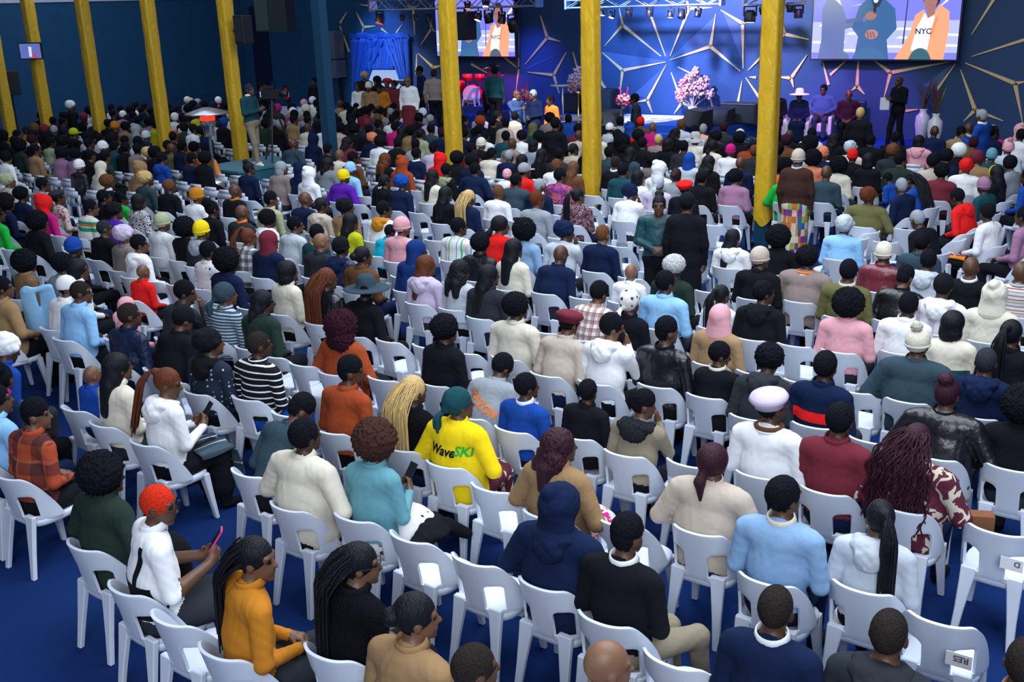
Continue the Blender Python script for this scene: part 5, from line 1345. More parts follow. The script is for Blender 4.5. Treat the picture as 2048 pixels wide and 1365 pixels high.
def lapcloth(p, m, lab, x0=-.2, x1=.24, drop=.38, name='blanket'):
    V, F, nu, nv = [], [], 16, 22
    for j in range(nv+1):
        t = j/nv
        for i in range(nu+1):
            s = i/nu; L_ = t*(.34+drop)
            if L_ < .34: yy, zz = .14+L_, .655-.02*t
            else: yy, zz = .48+.05*math.sin((L_-.34)*6), .63-(L_-.34)
            e = abs(s-.5)*2; V.append((x0+(x1-x0)*s+.01*math.sin(t*9), yy+.012*math.sin(s*21), zz-.06*e**4+.01*math.sin(s*17+t*5)))
    for j in range(nv): F += [(j*(nu+1)+i, j*(nu+1)+i+1, (j+1)*(nu+1)+i+1, (j+1)*(nu+1)+i) for i in range(nu)]
    o = MB().add(V, F, 0, True).obj(name, m, fix=False); bake(o, ('SOLIDIFY', dict(thickness=.015))); o.location = p.ob.location; o.rotation_euler = (0, 0, p.rz); o.scale = (p.sc,)*3; return tag(o, lab, 'blanket')
lapcloth(who(337, 768), plaid('cloth_plaid_slate', (.05,.08,.11), (.02,.03,.05), (.5,.55,.6), 7), 'dark checked blanket over the knees of the person in white shirt')
lapcloth(who(1992, 428), stripes('cloth_stripe_bright', [(0,(.75,.25,.02)),(.25,(.35,.02,.2)),(.5,(.8,.55,.02)),(.75,(.75,.2,.02))], 5, 'X'), 'orange, purple and yellow striped blanket on a lap')
FAB = cloth('black')
P = onz(860, 1095, .5); blob('jacket', [('e', (0, .08, .5), (.24, .2, .07), (.012, 30)), ('c', (-.2, -.1, .5), (-.16, -.22, .62), .08, .05), ('c', (.15, .2, .5), (.25, .3, .42), .06, .04), ('e', (.0, -.05, .47), (.2, .18, .06), (.01, 35))], (-.4, -.4, .3), (.4, .45, .8), FAB, (P[0]-.25, P[1]+.1, 0), 0, 'black jacket left on the empty chair beside the patterned skirt', 'jacket')
P = onz(272, 1225, .42); blob('jacket', [('e', (0, 0, 0), (.09, .07, .1), (.012, 50)), ('c', (.02, 0, -.05), (.05, 0, -.14), .05, .03)], (-.2, -.2, -.25), (.2, .2, .2), cloth('denim'), P, 0, 'crumpled denim jacket hanging behind the red-haired person', 'jacket', .01)
P = onz(75, 605, 1.0); blob('cloth', [('c', (-.12, 0, .12), (.14, .05, .16), .03, .03), ('c', (-.1, 0, .1), (-.08, .02, -.35), .09, .12, 1, .3), ('c', (.1, .05, .1), (.12, .05, -.3), .09, .14, 1, .3)], (-.35, -.2, -.5), (.4, .25, .3), cloth('sky'), P, R(30), 'light blue cloth held up by the person in the tan coat', 'cloth', .014)
P = onz(1018, 562, .74); hb = empty('handbag', P, 0, 'small black handbag hanging on the chair of the long-haired person', 'handbag')
blob_me = sculpt('bag', [('e', (0, 0, 0), (.12, .045, .075))], (-.2, -.1, -.12), (.2, .1, .12), .012); o = bpy.data.objects.new('bag_body', blob_me); o.data.materials.append(cloth('black', 'leather')); link(o, hb)
MB().tube([(-.1, 0, .05), (-.06, 0, .24), (0, .02, .3), (.06, 0, .24), (.1, 0, .05)], .008, 6).obj('strap', cloth('black', 'leather'), hb)
P = onz(1957, 1050, .5); tag(MB().box((-.09, -.05, 0), (.09, .05, .13)).obj('box_bag', simple('tan_card', (.2,.065,.02), .6, scale=20), None, (P[0], P[1], .455), .4), 'small rust-brown box bag on a chair seat', 'bag')
# reserved stickers on two chairs
taken = []
for x, y_, s in ((1870, 1252, 'RES'), (2012, 1272, 'D')):
    c = min((q for q in seats if q.ind and q.empty and q not in taken), key=lambda q: (q.px-x)**2+(q.py-60-y_)**2)
    taken.append(c)
    o = MB().box((.06, -.318, .60), (.19, -.312, .68)).obj('paper_label', simple('paper_white', (.8,.8,.82), .7), c.ob)
    me = textmesh(s, .05); 
    for v in me.vertices: a, d = v.co.x, v.co.y; v.co = (.175-a, -.3195, .665-d)
    me.materials.append(simple('ink_grey', (.12,.1,.14), .8)); link(bpy.data.objects.new('lettering', me), c.ob)
# ------------------------------------------------------------------ people standing and on the stage
def person_at(x, y, z0, ps, hair, hc, gar, tc, lab, rz=0, sc=1.0, sk=0, bot='black', shoes='black', ex=(), grp='people standing and on the stage'):
    Mh = POSE[ps][1]; P = onz(x, y, z0+Mh.translation.z*sc); q = Matrix.Rotation(R(rz), 3, 'Z') @ (Mh.translation*sc)
    if P[1] > VW-.75:
        P = onv(x, y, VW-.75); sc2 = (P[2]-z0)/Mh.translation.z
        print('CLAMP', lab, round(sc2, 2))
        if .85 < sc2 < 1.15: sc = sc2
        else: z0 = P[2]-Mh.translation.z*sc
    return put_person(P[0]-q.x, P[1]-q.y, R(rz), ps, hair, hc, gar, tc, lab, z0, sc, sk, bot, shoes, ex, grp)
pa = person_at
pa(1033, 190, 0, 'W', 'bald', 'black', 'suit', 'steel', 'person in blue-grey suit holding a microphone before the stage', -105, 1, 3, 'slate', ex=[('collar', 'white')])
pa(1066, 190, 0, 'V', 'buzz', 'grey', 'coat', 'navy', 'person in dark navy coat with clasped hands before the stage', 165, 1.03, 1, 'navy')
pa(1100, 201, 0, 'U', 'short', 'black', 'blazer', 'orange', 'person in orange blazer standing before the stage', 160, .97, 0, 'charcoal')
pa(1268, 199, 0, 'U', 'short', 'black', 'shirt', 'charcoal', 'bearded person in dark grey shirt standing by the pink flowers', 115, 1, 0)
pa(1112, 249, 0, 'U', 'short', 'black', 'coat', 'black', 'person standing in long black coat among seated people, middle', 0, 1.02, 0, 'black')
pa(1721, 228, 0, 'U', 'buzz', 'blonde', 'jacket', 'black', 'person in black standing behind the empty dark armchair', 0, 1, 0)
pa(1962, 233, 0, 'Y', 'buzz', 'grey', 'suit', 'blue', 'person in royal blue suit walking past the side seats', 75, 1.02, 0, 'navy', ex=[('collar', 'white')])
pa(144, 212, 0, 'U', 'wrap', 'white', 'coat', 'black', 'person standing in black with white head wrap by the side wall', -30, .98)
pa(1318, 412, 0, 'V', 'topbun', 'black', 'puffer', 'petrol', 'young person in dark green puffer jacket standing facing the camera', 205, .95, 1)
pa(1375, 408, 0, 'Z', 'cap', 'black', 'coat', 'black', 'person standing in long black coat seen from behind', 12, .99, 0, 'black')
pa(1597, 318, 0, 'Z', 'beanie', 'beige', 'blazer', 'umber', 'person standing in dark brown blazer and bright patchwork skirt', 5, 1, 0, 'patchwork', ex=[('collar', 'silver')])
pt = empty('camera_platform', (PLAT[1], PLAT[2], 0), 0, 'dark teal platform under the camera operators', 'platform')
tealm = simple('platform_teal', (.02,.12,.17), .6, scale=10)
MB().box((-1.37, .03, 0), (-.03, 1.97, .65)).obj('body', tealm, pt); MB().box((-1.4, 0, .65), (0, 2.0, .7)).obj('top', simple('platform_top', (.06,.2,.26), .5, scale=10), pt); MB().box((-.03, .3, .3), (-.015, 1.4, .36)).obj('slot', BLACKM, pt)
def on_platform(x, y, u, v, *a, **k):
    o = pa(x, y, 1.0, *a, **k); o.location.x, o.location.y = u, v; return o
cp = onz(510, 312, 1.0)
cm = pa(499, 180, .7, 'Y', 'buzz', 'charcoal', 'waistcoat', 'petrol', 'camera operator in green waistcoat and khaki trousers on the platform', -80, 1, 1, 'khaki', 'white', [('collar', 'white')])
cm.location.x = min(max(cm.location.x, PLAT[0]+.3), PLAT[1]-.3); cm.location.y = min(max(cm.location.y, PLAT[2]+.3), PLAT[3]-.3)
pa(524, 172, .0, 'U', 'short', 'black', 'shirt', 'black', 'person in black beside the video camera', -60, 1.02, 3).location.z = 0
def camera(loc, rz, lab):
    t = empty('video_camera', loc, rz, lab, 'camera'); MB().box((-.07, -.22, 1.38), (.07, .2, 1.58)).obj('body', BLACKM, t); MB().lathe([(.001, 0), (.06, 0), (.075, .16), (.06, .17)], 16, 0, Matrix.Translation((0, .2, 1.48))@Matrix.Rotation(R(-90), 4, 'X')).obj('lens', BLACKM, t); MB().box((-.05, -.15, 1.6), (.05, .05, 1.66)).obj('handle', BLACKM, t); MB().box((-.1, -.26, 1.42), (.02, -.22, 1.54)).obj('monitor', emis('cam_monitor', (.3,.35,.6), 1.2), t)
    for a in (0, 2.1, 4.2): MB().tube([(0, 0, 1.36), (.4*math.cos(a), .4*math.sin(a), 0)], [.03, .02], 8).obj('leg', BLACKM, t)
    MB().tube([(0, -.2, 1.4), (.05, -.55, 1.25)], .012, 6).obj('pan_bar', BLACKM, t)
camera((PLAT[1]-.48, PLAT[3]-.45, .7), R(-60), 'black video camera on a tripod on the teal platform')
pa(628, 164, 0, 'V', 'short', 'black', 'suit', 'black', 'person in black suit standing by the wall beside the extinguisher', 190, 1.02)
# musicians and singers
pa(868, 148, .6, 'U', 'buzz', 'black', 'jacket', 'taupe', 'person in taupe jacket standing with back turned beside the curtain', 30, 1.0, 1)
pa(838, 142, .6, 'U', 'short', 'black', 'shirt', 'navy', 'person in dark navy standing in shade at the keyboard', 150, .97)
pa(990, 143, .6, 'U', 'short', 'black', 'jacket', 'petrol', 'musician in dark teal jacket standing before the drums', 10, 1.0)
pa(815, 163, .6, 'Z', 'bald', 'black', 'blouse', 'white', 'singer standing in white blouse and long maroon skirt', 200, .95, 3, 'maroon')
def seated(x, y, z0, ps, hair, hc, gar, tc, lab, rz, sk=1, bot='black', chair='white', ex=(), seat=True):
    o = pa(x, y, z0, ps, hair, hc, gar, tc, lab, rz, .98, sk, bot, 'black', ex)
    if seat: put_chair(o.location.x, o.location.y, R(rz), 'white plastic chair on stage under the '+lab.split(' in ', 1)[-1].split(' holding')[0], 'white plastic chairs on the stage', z0, False)
    return o
seated(716, 173, .6, 'A', 'wavy', 'black', 'blouse', 'white', 'singer in white blouse nearest the wall speakers', 190)
seated(737, 174, .6, 'A', 'beanie', 'cream', 'top', 'tan', 'singer in tan top and cream knitted hat', 195)
seated(728, 153, .6, 'A', 'curly', 'blonde', 'jacket', 'black', 'blonde singer in black jacket', 195, 3)
seated(753, 163, .6, 'B', 'curly', 'black', 'top', 'black', 'singer in black top beneath the window', 200)
seated(758, 176, .6, 'E', 'short', 'black', 'dress', 'mustard', 'singer in mustard dress leaning forward', 215)
seated(774, 166, .6, 'B', 'beret', 'red', 'dress', 'maroon', 'singer in maroon dress and red beret', 220, bot='maroon')
seated(788, 170, .6, 'C', 'bun', 'black', 'gown', 'maroon', 'singer in maroon gown beside the standing singer', 225, bot='maroon')
put_chair(*onz(853, 240, .3)[:2], R(200), 'empty white chair lit purple beside the singers', 'white plastic chairs on the stage', .6, True)
put_chair(*onz(942, 225, .6)[:2], R(100), 'empty white chair lit pink before the drums', 'white plastic chairs on the stage', .6, True)
PLZ = MB().box((-2.1, -.05, 0), (2.1, .05, .55)); P = onz(745, 216, .3); tag(PLZ.obj('white_barrier', simple('barrier_white', (.6,.62,.7), .5, scale=5), None, (P[0], 27.0, 0), .1), 'low white panel in front of the singers', 'barrier')
# guests beside the stage
low = struct('floor_side', MB().box((-11.4, 26.2, 0), (-3.5, VW, .2)), stagem, 'low blue carpeted platform under the guests')
def armchair(x, y, rz, m, lab, z0=.2):
    t = empty('armchair', (x, y, z0), rz, lab, 'armchair', 'armchairs of the guests'); t.scale = (.74, .9, 1)
    for nm, lo, hi in (('seat', (-.3, -.28, .2), (.3, .34, .44)), ('backrest', (-.36, -.42, .2), (.36, -.26, 1.0)), ('armrest', (-.42, -.36, .12), (-.28, .34, .62)), ('armrest', (.28, -.36, .12), (.42, .34, .62))):
        o = MB().box(lo, hi).obj(nm, m, t); bake(o, ('BEVEL', dict(width=.05, segments=3)))
    for sx in (-.34, .34):
        for sy in (-.32, .28): MB().tube([(sx, sy, 0), (sx, sy, .16)], .025, 8).obj('leg', CHROME, t)
WL, DL = simple('leather_white', (.7,.68,.72), .4, scale=20, amt=.1), simple('leather_navy', (.01,.02,.05), .3, scale=20)
for x, y, ps, hair, hc, gar, tc, lab, rz, bt, m, al in ((1553, 186, 'A', 'short', 'black', 'suit', 'black', 'guest in black suit half hidden by the gold pillar', 200, 'black', WL, 'white armchair half hidden by the gold pillar'),
   (1599, 190, 'H', 'brim', 'white', 'dress', 'navy', 'guest in navy dress and wide white hat', 195, 'navy', WL, 'white armchair of the guest in the white hat'),
   (1647, 180, 'G', 'short', 'black', 'shirt', 'steel', 'large guest in blue-violet shirt and grey trousers', 190, 'slate', WL, 'white armchair of the large guest'),
   (1698, 190, 'A', 'bald', 'black', 'suit', 'burgundy', 'guest in dark burgundy suit next to the empty armchair', 195, 'black', DL, 'dark armchair under the guest in burgundy')):
    o = pa(x, y, .2, ps, hair, hc, gar, tc, lab, rz, 1.02, 1, bt); armchair(o.location.x, o.location.y, R(rz), m, al)
P = onz(1752, 262, .2); P[1] = min(P[1], 28.1); armchair(P[0], P[1], R(190), DL, 'empty dark navy armchair between guests and white vases')
pa(1798, 163, .2, 'Y', 'bald', 'black', 'suit', 'black', 'person in black suit standing by the wall holding paper', 150, 1.0)
P = onz(1780, 215, 1.2); tag(MB().box((-.11, -.004, -.15), (.11, .004, .15)).obj('paper_sheet', MATS['paper_white'], None, pix and (onz(1798, 163, 1.83)[0]-.2, onz(1798, 163, 1.83)[1]-.35, 1.32), .5), 'white paper held by the person in black by the wall', 'paper')
# ------------------------------------------------------------------ stage furniture
def petals(n, r, seed, sz=.05, squash=1.0):
    rs = random.Random(seed); b = MB()
    for i in range(n):
        d = Vector((rs.gauss(0, 1), rs.gauss(0, 1), rs.gauss(0, 1))).normalized()*r*rs.uniform(.55, 1); d.z *= squash
        b.lathe([(.001, -.5*sz), (sz*.9, -.1*sz), (sz*.75, .45*sz), (.001, .3*sz)], 6, 0, Matrix.Translation(d)@Matrix.Rotation(rs.uniform(0, 3), 4, (rs.random(), rs.random(), rs.random())))
    return b
FP, FW, FM, FLI = (simple('petal_pink', (.8,.28,.3), .8), simple('petal_pale', (.62,.34,.38), .8), simple('petal_magenta', (.7,.02,.2), .8), simple('petal_lilac', (.6,.5,.8), .8))
LEAF = simple('leaf_green', (.12,.22,.02), .6)
VASEW = simple('vase_white', (.75,.77,.8), .25)
def stems(t, tips, m=LEAF, r=.012):
    for a, c in tips: MB().tube([a, (Vector(a)+Vector(c))/2+Vector((.03, 0, .05)), c], r, 6).obj('stem', m, t)
P = onz(1438, 222, .6); P[1] = min(P[1], 28.25); t = empty('blossom_vase', P, 0, 'white vase of tall pink and white blossom on the stage', 'vase')
MB().lathe([(.001, 0), (.1, 0), (.13, .1), (.1, .22), (.14, .3), (.12, .3), (.001, .26)], 20).obj('vase', VASEW, t)
for i, (x, z, m, r) in enumerate(((-.35, .62, FP, .16), (-.2, .75, FP, .2), (-.3, .9, FP, .15), (-.02, .85, FW, .24), (.2, .8, FW, .22), (.1, 1.1, FW, .2), (.3, 1.0, FW, .16), (-.15, 1.05, FP, .15), (.42, .68, FW, .13), (.05, 1.3, FW, .12))):
    petals(38, r, i, .055, 1.2).obj('blossoms', m, t, (x*1.15, .1*math.sin(i), z)); stems(t, [((0, 0, .25), (x, .1*math.sin(i), z-.1))], simple('twig', (.35,.25,.2), .8), .01)
P = onz(1246, 254, .6); t = empty('flower_stand', P, 0, 'round pink and white flower ball on a thin stand', 'flowers')
MB().lathe([(.001, 0), (.14, 0), (.14, .02), (.015, .03), (.015, .55), (.12, .62), (.001, .62)], 16).obj('stand', BLACKM, t)
petals(90, .21, 3, .05, .85).obj('blossoms', FW, t, (0, 0, .72)); petals(26, .22, 5, .05, .85).obj('blossoms', FM, t, (.02, -.02, .71)); stems(t, [((-.08, 0, .85), (-.15, 0, 1.05)), ((.1, 0, .85), (.13, 0, 1.08))], FM, .025); petals(16, .13, 9, .045, .5).obj('foliage', simple('leaf_blue', (.2,.4,.6), .7), t, (0, -.03, .55))
P = onz(1048, 250, .5); t = empty('flower_stand', (P[0], P[1], .6), 0, 'pink and white flowers behind the two people with the microphone', 'flowers')
MB().lathe([(.001, 0), (.14, 0), (.14, .02), (.015, .03), (.015, .55), (.12, .62), (.001, .62)], 16).obj('stand', BLACKM, t); petals(80, .2, 13, .05, .9).obj('blossoms', FW, t, (0, 0, .74)); petals(24, .21, 15, .05, .85).obj('blossoms', FM, t, (.02, -.02, .73)); stems(t, [((.08, 0, .85), (.14, 0, 1.1))], FM, .025)
P = onz(1157, 252, .6); t = empty('tall_flower_stand', P, 0, 'tall lilac flowers on a slim gold stand behind the middle pillar', 'flowers')
MB().lathe([(.001, 0), (.16, 0), (.16, .02), (.02, .03), (.018, .85), (.1, .95), (.001, .95)], 16).obj('stand', simple('gold_metal', (.8,.5,.12), .25, .9), t)
for i, (x, z) in enumerate(((-.25, 1.05), (-.2, 1.25), (-.05, 1.15), (.1, 1.3), (.2, 1.1), (.0, 1.5), (.28, 1.35), (-.1, 1.4))): petals(30, .14, 30+i, .045, 1.1).obj('blossoms', FLI if i % 2 else FW, t, (x, .05*math.cos(i), z))
def table(P, r, h, lab, m):
    t = empty('round_table', P, 0, lab, 'table'); MB().lathe([(.001, h-.03), (r, h-.03), (r, h), (.001, h)], 24).obj('table_top', m, t); MB().lathe([(.001, 0), (.2, 0), (.2, .02), (.03, .04), (.03, h-.03)], 16).obj('pedestal', CHROME, t)
GL = simple('glass_top', (.55,.6,.7), .1)
P = onz(1126, 243, .6); table(P, .36, 1.05, 'small round high table behind the person in orange', GL)
P = onz(1572, 276, .15); table((P[0], P[1], .15), .45, .42, 'low round glass table with flowers before the guests', GL); petals(30, .13, 41, .04, .8).obj('blossoms', FM)
o = bpy.data.objects['blossoms'] if 'blossoms' in bpy.data.objects else None
last = [o for o in COL.objects if o.name.startswith('blossoms') and o.parent is None][-1]; last.name = 'posy'; last.location = (P[0]-.12, P[1], .15+.42+.1); tag(last, 'small pink posy on the low glass table', 'flowers')
P = onz(1565, 275, .15); tag(MB().lathe([(.16+.12*math.cos(a), .12*math.sin(a)) for a in [2*math.pi*k/16 for k in range(17)]], 28, 0, Matrix.Rotation(R(90), 4, 'X')).obj('ring_ornament', VASEW, None, (P[0]-.1, P[1]-.55, .15+.28)), 'white ring-shaped ornament before the low glass table', 'ornament')
P = onz(1602, 277, .2); tag(MB().lathe([(.001, 0), (.13, 0), (.15, .25), (.14, .25), (.12, .02)], 16).obj('waste_bin', VASEW, None, (P[0], P[1]+.1, .2)), 'small white bin beside the guest in the white hat', 'bin')
def speaker(name, P, w, d, h, lab, rz=0, wedge=False, m=BLACKM, cat='speaker', mount=None):
    t = empty(name, P, rz, lab, cat)
    if wedge: MB().prism([(-w/2, -d/2, 0), (-w/2, d/2, 0), (-w/2, d/2, h), (-w/2, -d/6, h*.9)], (w, 0, 0)).obj('cabinet', m, t); MB().add([(-w/2+.03, -d/2-.004, .03), (w/2-.03, -d/2-.004, .03), (w/2-.03, -d/6-.012, h*.86), (-w/2+.03, -d/6-.012, h*.86)], [(0, 1, 2, 3)]).obj('grille', simple('grille', (.03,.04,.05), .6, .4, scale=200), t)
    else:
        o = MB().box((-w/2, -d/2, 0), (w/2, d/2, h)).obj('cabinet', m, t); bake(o, ('BEVEL', dict(width=.02, segments=2))); MB().box((-w/2+.04, -d/2-.012, .05), (w/2-.04, -d/2, h-.05)).obj('grille', simple('grille', (.03,.04,.05), .6, .4, scale=200), t)
    if mount: MB().box(*mount).obj('bracket', BLACKM, t)
    return t
P = onz(1393, 254, .6); speaker('stage_monitor', P, .75, .5, .48, 'black wedge stage monitor below the blossom vase', R(-25), True)
P = onz(1436, 250, .6); speaker('stage_monitor', P, .75, .5, .46, 'second black wedge stage monitor, nearer the big black cabinet', R(-10), True)
P = onz(1483, 246, .6); speaker('bass_cabinet', P, 1.05, .6, .55, 'wide black bass cabinet beside the gold pillar')
P = onz(1222, 250, .6); speaker('stage_monitor', P, .6, .5, .42, 'black wedge stage monitor beside the flower ball', R(10), True)
P = onz(1143, 240, .6); speaker('bass_cabinet', (P[0], 28.2, .6), .9, .6, .75, 'dark bass cabinet behind the small high table')
P = onz(1095, 238, .6); speaker('guitar_amplifier', (P[0]-.3, 28.2, .6), .6, .4, .6, 'grey amplifier behind the person in navy')
A = onv(932, 80, 26.6); speaker('hanging_speaker', A, .5, .5, .85, 'black loudspeaker hanging in front of the left-hand screen', 0, False, mount=((-.03, -.03, .85), (.03, .03, zt[0]-A[2]+.03)))
SILV = simple('speaker_silver', (.25,.27,.33), .35, .5, scale=90)
t = empty('speaker_column', (onv(674, 150, VW-.35)[0], VW-.35, 0), 0, 'tall grey column speaker on the wall beside the curtain', 'speaker')
for y0, y1 in ((155, 120), (117, 62)):
    a, c = onv(676, y0, VW-.35)[2], onv(674, y1, VW-.35)[2]; MB().box((-.19, -.2, a), (.19, .3, c)).obj('cabinet', SILV, t)
MB().box((-.06, .1, 0), (.06, .2, onv(676, 156, VW-.35)[2])).obj('stand', BLACKM, t)
A = onv(553, 63, 24.5); hb = empty('hanging_box', A, 0, 'large dark box hanging high before the plain wall', 'box'); MB().box((-.75, -.2, 0), (.75, .2, 1.6)).obj('box_body', simple('box_dark', (.012,.02,.025), .6, scale=6), hb); MB().box((-.72, -.22, .04), (-.1, -.2, 1.5)).obj('front_panel', simple('box_panel', (.03,.05,.05), .7, scale=5), hb)
for sx in (-.6, .6): MB().tube([(sx, 0, 1.6), (sx, 0, 9-A[2])], .015, 6).obj('cable', BLACKM, hb)
A = onv(486, 88, VC); speaker('pillar_speaker', (A[0]+.06, VC, A[2]), .3, .3, .62, 'black loudspeaker fixed to the pillar behind the camera operator', 0, False, mount=((-.32, -.03, .25), (-.1, .03, .32)))
A = onv(62, 102, VC-.25); t = empty('television', A, R(25), 'small television fixed to a gold pillar at the side', 'television'); MB().box((-.34, -.03, -.22), (.34, .03, .22)).obj('casing', BLACKM, t); MB().box((-.31, -.035, -.19), (.31, -.03, .19)).obj('screen', emis('tv_blue', (.12,.16,.5), 1.0), t); MB().prism([(-.05, -.037, -.15), (.03, -.037, -.15), (.05, -.037, .1), (-.04, -.037, .12)], (0, .001, 0)).obj('screen_picture', emis('tv_white', (.7,.7,.9), 1.0), t); MB().prism([(.06, -.037, -.19), (.2, -.037, -.19), (.12, -.037, .02)], (0, .001, 0)).obj('screen_picture', emis('tv_red', (.6,.05,.12), 1.0), t); MB().box((-.05, .03, -.08), (.2, .2, .08)).obj('bracket', BLACKM, t)
A = onv(24, 190, 17.3); t = speaker('stand_speaker', (A[0], 17.3, A[2]), .42, .4, .72, 'black loudspeaker on a tall stand at the left edge'); MB().tube([(0, 0, -A[2]+.1), (0, 0, 0)], .025, 8).obj('pole', BLACKM, t)
for a in (0, 2.1, 4.2): MB().tube([(0, 0, -A[2]+.7), (.45*math.cos(a), .45*math.sin(a), -A[2])], .018, 6).obj('leg', BLACKM, t)
A = onv(574, 200, VW-.12); t = empty('fire_extinguisher', A, 0, 'red fire extinguisher on the wall beside the dark door', 'extinguisher'); MB().lathe([(.001, 0), (.11, 0), (.12, .03), (.12, .36), (.05, .45), (.03, .5), (.001, .5)], 16).obj('cylinder', simple('extinguisher_red', (.6,.01,.03), .35), t); MB().lathe([(.122, .12), (.1225, .3)], 16).obj('sticker', simple('sticker_white', (.8,.75,.8), .6), t); MB().box((-.02, -.1, .48), (.02, .05, .55)).obj('valve', BLACKM, t)
A = onu(308, 195, UW+.06); B = onu(304, 152, UW+.06); tag(MB().box((UW+.03, A[1]-.1, A[2]), (UW+.12, A[1]+.12, B[2])).obj('wall_speaker', simple('panel_navy', (.006,.01,.05), .5)), 'slim dark panel on the side wall beside a gold pillar', 'panel')
# patio heater
P = onz(437, 425, 0); q = onz(437, 425, 0); dep = (np.array(q)-CO)@CF
def zat(x, y, base):                                         # height of a pixel above a spot on the floor
    best = min(np.arange(0, 4, .01), key=lambda z: abs(pix((base[0], base[1], z))[1]-y)); return best
hz1, hz0 = zat(432, 226, q), zat(432, 272, q); t = empty('patio_heater', q, 0, 'silver patio heater with glowing red head among the seats', 'heater')
steel = simple('heater_steel', (.6,.62,.65), .25, .9)
MB().lathe([(.001, hz1+.12), (.1, hz1+.11), (.42, hz1+.01), (.45, hz1-.02), (.42, hz1), (.1, hz1+.08)], 32).obj('reflector', steel, t)
MB().lathe([(.14, hz1-.02), (.15, hz1-.14), (.13, hz1-.14)], 24).obj('burner', emis('heater_glow', (1, .02, .005), 2.5), t)
MB().lathe([(.16, hz1-.14), (.16, hz1-.2), (.14, hz1-.26), (.11, hz1-.28), (.1, hz0)], 24).obj('emitter_housing', steel, t)
MB().tube([(0, 0, .5), (0, 0, hz0+.02)], .032, 10).obj('pole', simple('heater_pole', (.12,.2,.24), .4, .6), t); MB().lathe([(.001, 0), (.26, 0), (.26, .04), (.21, .06), (.2, .62), (.16, .7), (.001, .72)], 24).obj('tank_housing', steel, t)
# white floor vases with dry leaves
for i, (x, yb, lab) in enumerate(((1841, 284, 'tall white floor vase with reddish leaves, farther from the camera'), (1866, 296, 'tall white floor vase with a bright green blade leaf'))):
    P = onz(x, yb, .2); t = empty('floor_vase', P, 0, lab, 'vase'); MB().lathe([(.001, 0), (.1, 0), (.12, .02), (.18, .45), (.17, .66), (.09, .74), (.08, .80), (.1, .84), (.08, .83), (.06, .7)], 24).obj('vase', VASEW, t)
    for k in range(7 if i == 0 else 6):
        a = k*1.1+i; ln = .7+.25*math.sin(k*2.3); m = (simple('leaf_red', (.10,.02,.015), .7) if k % 2 else simple('leaf_dry', (.08,.06,.04), .8)) if not (i == 1 and k == 0) else LEAF
        tip = Vector((.28*math.cos(a), .2*math.sin(a), .8+ln)); mid = Vector((.1*math.cos(a), .08*math.sin(a), .8+ln*.5)); n = Vector((math.sin(a), -math.cos(a), 0))*.045
        o = MB().add([(n.x*.3, n.y*.3, .8), (-n.x*.3, -n.y*.3, .8), mid-n, tip, mid+n], [(0, 1, 2, 4), (4, 2, 3)]).obj('leaf', m, t, fix=False); bake(o, ('SOLIDIFY', dict(thickness=.006)))
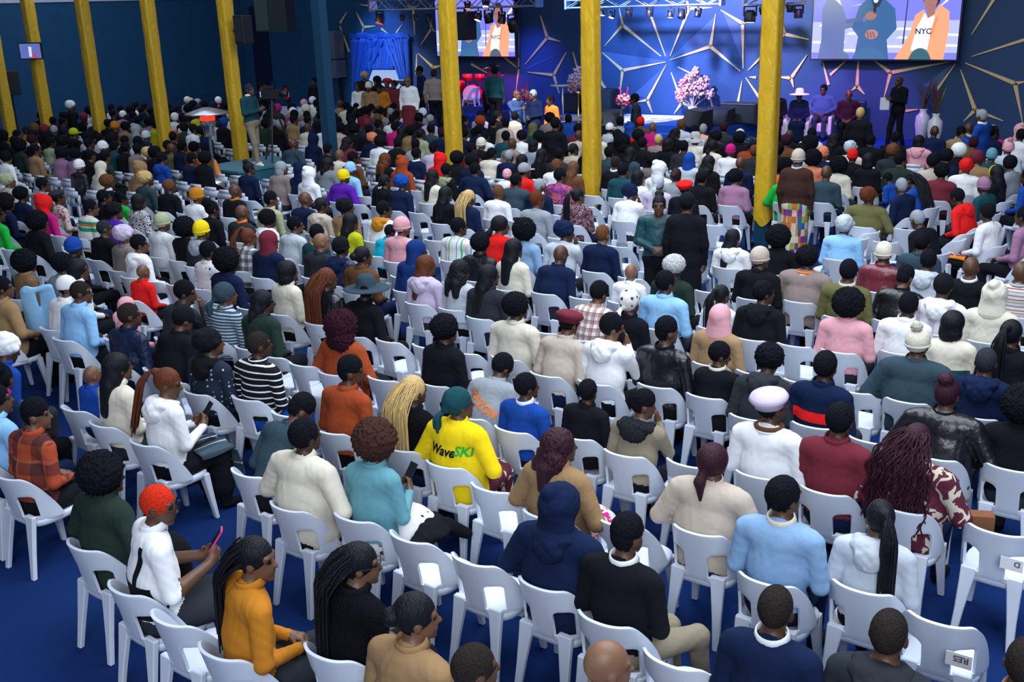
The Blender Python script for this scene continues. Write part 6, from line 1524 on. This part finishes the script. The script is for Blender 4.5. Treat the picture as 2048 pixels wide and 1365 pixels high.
# drum kit
P = onz(950, 222, .6); t = empty('drum_kit', (P[0], 27.5, .6), R(200), 'red drum kit with pink bass drum head on stage', 'drums'); DR = simple('drum_red', (.6,.01,.03), .25); HD = simple('drum_head', (.75,.6,.7), .5)
MB().box((-1.0, -.7, 0), (1.0, .9, .22)).obj('riser', simple('riser_blue', (.01,.03,.2), .7), t)
RX = Matrix.Rotation(R(90), 4, 'X')
MB().lathe([(.30, -.2), (.31, -.2), (.31, .2), (.30, .2)], 28, 0, Matrix.Translation((0, .1, .54))@RX).obj('bass_drum', DR, t); MB().lathe([(.001, 0), (.30, 0)], 28, 0, Matrix.Translation((0, .3, .54))@RX).obj('drum_head', HD, t)
for x, y_, z, r, h in ((-.22, .05, .98, .16, .2), (.2, .05, .98, .16, .2), (.6, -.2, .62, .2, .34), (-.55, -.25, .75, .17, .15)):
    MB().lathe([(.001, 0), (r, 0), (r, h), (.001, h)], 20, 0, Matrix.Translation((x, y_, z))).obj('tom_drum', DR, t); MB().tube([(x, y_, .22), (x, y_, z)], .015, 6).obj('drum_leg', CHROME, t)
for x, y_, z in ((-.75, .1, 1.4), (.75, .1, 1.45), (-.4, -.1, 1.35), (-.85, -.3, 1.1)): MB().lathe([(.001, .02), (.06, .015), (.22, 0), (.2, -.004)], 20, 0, Matrix.Translation((x, y_, z))@Matrix.Rotation(.25, 4, 'Y')).obj('cymbal', simple('cymbal_brass', (.75,.5,.2), .25, .9), t); MB().tube([(x, y_, .22), (x, y_, z)], .012, 6).obj('cymbal_stand', CHROME, t)
o = pa(985, 135, .95, 'I', 'buzz', 'black', 'shirt', 'magenta', 'drummer in pink shirt behind the red drums', 195, 1.0, 3)
sto = MB().lathe([(.001, 0), (.17, 0), (.17, .03), (.03, .05), (.03, .36), (.18, .38), (.18, .44), (.001, .44)], 16).obj('drum_stool', BLACKM, None, (o.location.x, o.location.y, o.location.z)); tag(sto, 'black drum stool under the drummer', 'stool'); MB().box((-.4, -.35, .6-o.location.z), (.4, .35, 0)).obj('stool_riser', simple('riser_blue', (.01,.03,.2), .7), sto)
P = onz(842, 205, .6); t = empty('keyboard', (P[0]+.2, 27.6, .6), R(10), 'dark keyboard on a stand beside the singers', 'keyboard'); MB().box((-.6, -.16, .82), (.6, .16, .92)).obj('body', BLACKM, t); MB().box((-.55, -.14, .92), (.55, -.02, .93)).obj('keys', simple('keys_white', (.7,.7,.75), .4), t)
for s in (-1, 1): MB().tube([(s*.4, -.2, 0), (-s*.4, .15, .82)], .02, 6).obj('leg', BLACKM, t)
t = empty('microphone', [o for o in COL.objects if o.get('label', '').startswith('person in blue-grey suit')][0].matrix_basis @ Vector((.13, .56, 1.38)), 0, 'handheld microphone between the two people before the stage', 'microphone'); MB().lathe([(.001, -.1), (.014, -.1), (.018, .05), (.001, .05)], 10).obj('handle', BLACKM, t); MB().ball((0, 0, .07), .028).obj('grille', CHROME, t)
try:
    S.cycles.max_bounces = 4; S.cycles.diffuse_bounces = 2; S.cycles.glossy_bounces = 2; S.cycles.sample_clamp_indirect = 4
except Exception: pass
